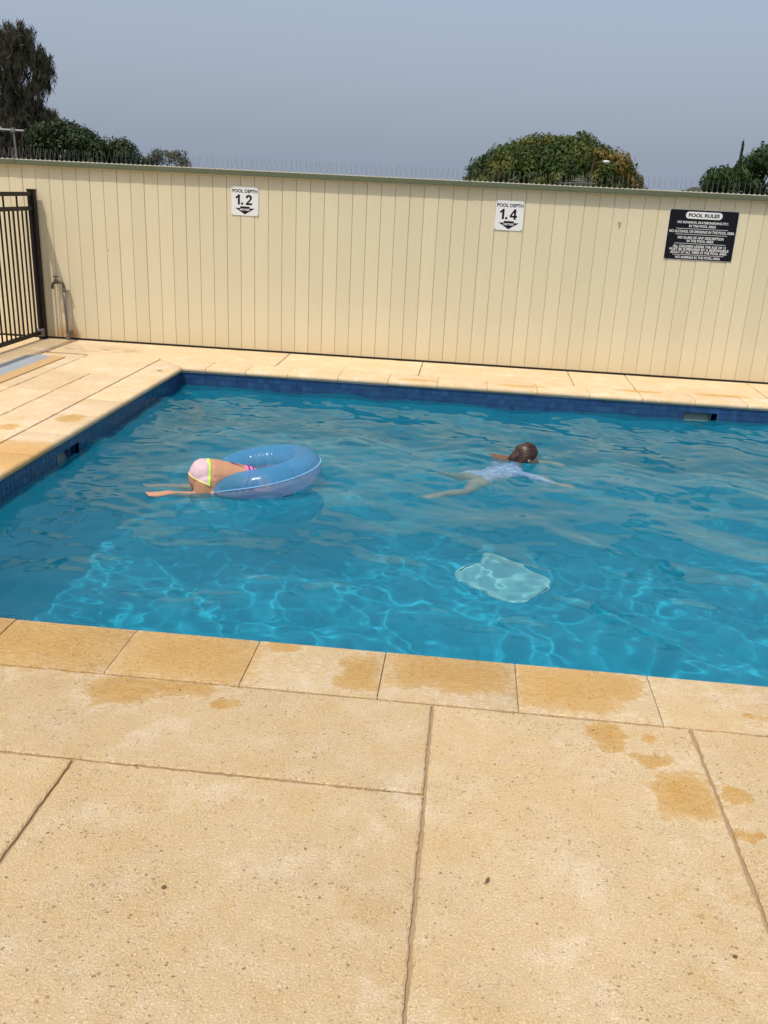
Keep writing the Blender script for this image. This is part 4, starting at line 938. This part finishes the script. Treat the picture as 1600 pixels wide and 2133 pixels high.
# television aerials on poles and a street lamp
M_ALU = simple('aerial_aluminium', (.20, .20, .20), .45, metal=.4, nscale=9)
def ray_at(px, py, Y):
    d = cf + cr * ((px - 800) / 1861.4) - cu * ((py - 1066.5) / 1861.4); return Vector((0, 0, 1.55)) + d * (Y / d.y)
a = ray_at(28, 270, 16); o = empty('tv_aerial', (a.x, a.y, 0), 'thin T shaped television aerial on a pole at left edge above wall', 'aerial')
m = MB(); m.tube([(.06, 0, -.04), (.03, 0, 1.0), (0, 0, a.z)], .018, 8); m.build('mast', M_ALU, o)
m = MB(); m.tube([(-.55, -.1, a.z - .005), (.17, .03, a.z - .012)], .021, 8); m.build('boom', M_ALU, o)
m = MB(); m.box(-.03, .03, -.03, .03, a.z - .04, a.z + .03); m.build('clamp', M_ALU, o)
a = ray_at(1206, 381, 24); o = empty('tv_aerial', (a.x, a.y, 0), 'flat many barred television aerial just above capping before the domed tree', 'aerial')
m = MB(); m.tube([(0, 0, -.04), (0, 0, a.z + .12)], .02, 8); m.build('mast', M_ALU, o)
m = MB(); m.tube([(-.20, .4, a.z - .03), (.20, -.45, a.z + .01)], .014, 6); m.build('boom', M_ALU, o)
for k in range(9):
    t = k / 8; c = Vector((-.20 + .40 * t, .4 - .85 * t, a.z - .03 + .04 * t)); L = .19 + .10 * (1 - t); m = MB(); m.tube([c + Vector((-L, -L * .45, .01)), c + Vector((L, L * .45, -.012))], .008, 5); m.build('element', M_ALU, o)
m = MB(); m.tube([(-.1, 0, a.z + .10), (.12, .02, a.z + .09)], .008, 5); m.tube([(-.16, 0, a.z + .055), (.14, .02, a.z + .05)], .008, 5); m.build('element', M_ALU, o)
a = ray_at(1234, 342, 34); h = ray_at(1262, 337, 34); o = empty('street_lamp', (a.x, a.y, 0), 'grey street lamp with curved arm in front of the domed tree', 'street lamp')
m = MB(); m.tube([(0, 0, -.05), (0, 0, a.z - .4), (.02, 0, a.z)], [.05, .035, .022], 8); m.build('pole', simple('lamp_pole', (.05, .05, .045), .6), o)
m = MB(); m.tube([(.0, 0, a.z - .05), (.10, 0, a.z + .04), (.28, 0, a.z + .09), (h.x - a.x - .12, 0, h.z + .02)], .016, 8); m.build('arm', simple('lamp_arm', (.05, .05, .045), .6), o)
m = MB(); blob(m, (h.x - a.x + .02, 0, h.z), .13, .09, .055); m.build('lamp_head', simple('lamp_shell', (.55, .56, .56), .4), o, smooth=True)
m = MB(); blob(m, (h.x - a.x + .04, 0, h.z - .032), .09, .06, .045); m.build('lamp_bowl', simple('lamp_glass', (.6, .62, .6), .15), o, smooth=True)

# ------------------------------------------------------------------ litter on the deck and wall
M_DRY = simple('dry_leaf', (.14, .085, .04), .8, .2, nscale=80, namt=.3)
def litter(name, label, cat, x, y, L, W_, rz, curl=.25, stem=True):
    o = empty(name, (x, y, 0), label, cat); o.rotation_euler.z = rz; V = []; F = []; n = 6
    for i in range(n + 1):
        t = i / n; w = W_ * math.sin(math.pi * min(1, t * .96 + .03)) ** .8; zc = .002 + curl * L * (t - .5) ** 2
        for q in (-1, 0, 1): V.append((L * (t - .5), w * .5 * q, zc + (abs(q)) * w * .25))
    for i in range(n):
        for q in range(2): F.append((i * 3 + q, (i + 1) * 3 + q, (i + 1) * 3 + q + 1, i * 3 + q + 1))
    mobj('blade', pyd('blade', V, F, True), M_DRY, o)
    if stem: m = MB(); m.tube([(-L * .5, 0, .003 + curl * L * .25), (-L * .72, .004, .006)], [.0012, .0008], 5); m.build('stem', M_DRY, o)
litter('dry_leaf', 'small brown dry leaf on the coping near the far pool corner', 'leaf', -2.57, 7.32, .045, .016, .3)
litter('dry_leaf', 'tiny curled dead leaf on the middle of the nearest deck slab', 'leaf', .150, 1.735, .020, .009, 1.2, .6)
litter('dry_leaf', 'brown leaf fragment on the deck slab near the bottom right', 'leaf', .69, 1.585, .012, .009, .4, .3, False)
litter('dry_leaf', 'brown leaf fragment on the deck slab at left of the middle joint', 'leaf', -.60, 1.60, .013, .010, .9, .3, False)
tw = MB(); tw.tube([(0, 0, 0), (.004, -.004, .03), (.0, -.003, .055)], .0022, 5); tw.tube([(.002, -.003, .03), (-.018, -.004, .05)], .0016, 5); tw.tube([(.002, -.003, .035), (.02, -.003, .052)], .0014, 5)
tag(tw.build('twig', M_DRY, loc=None), 'tiny dark twig stuck on the cream wall left of rules sign', 'twig').location = (1.277, 8.556, 1.31)
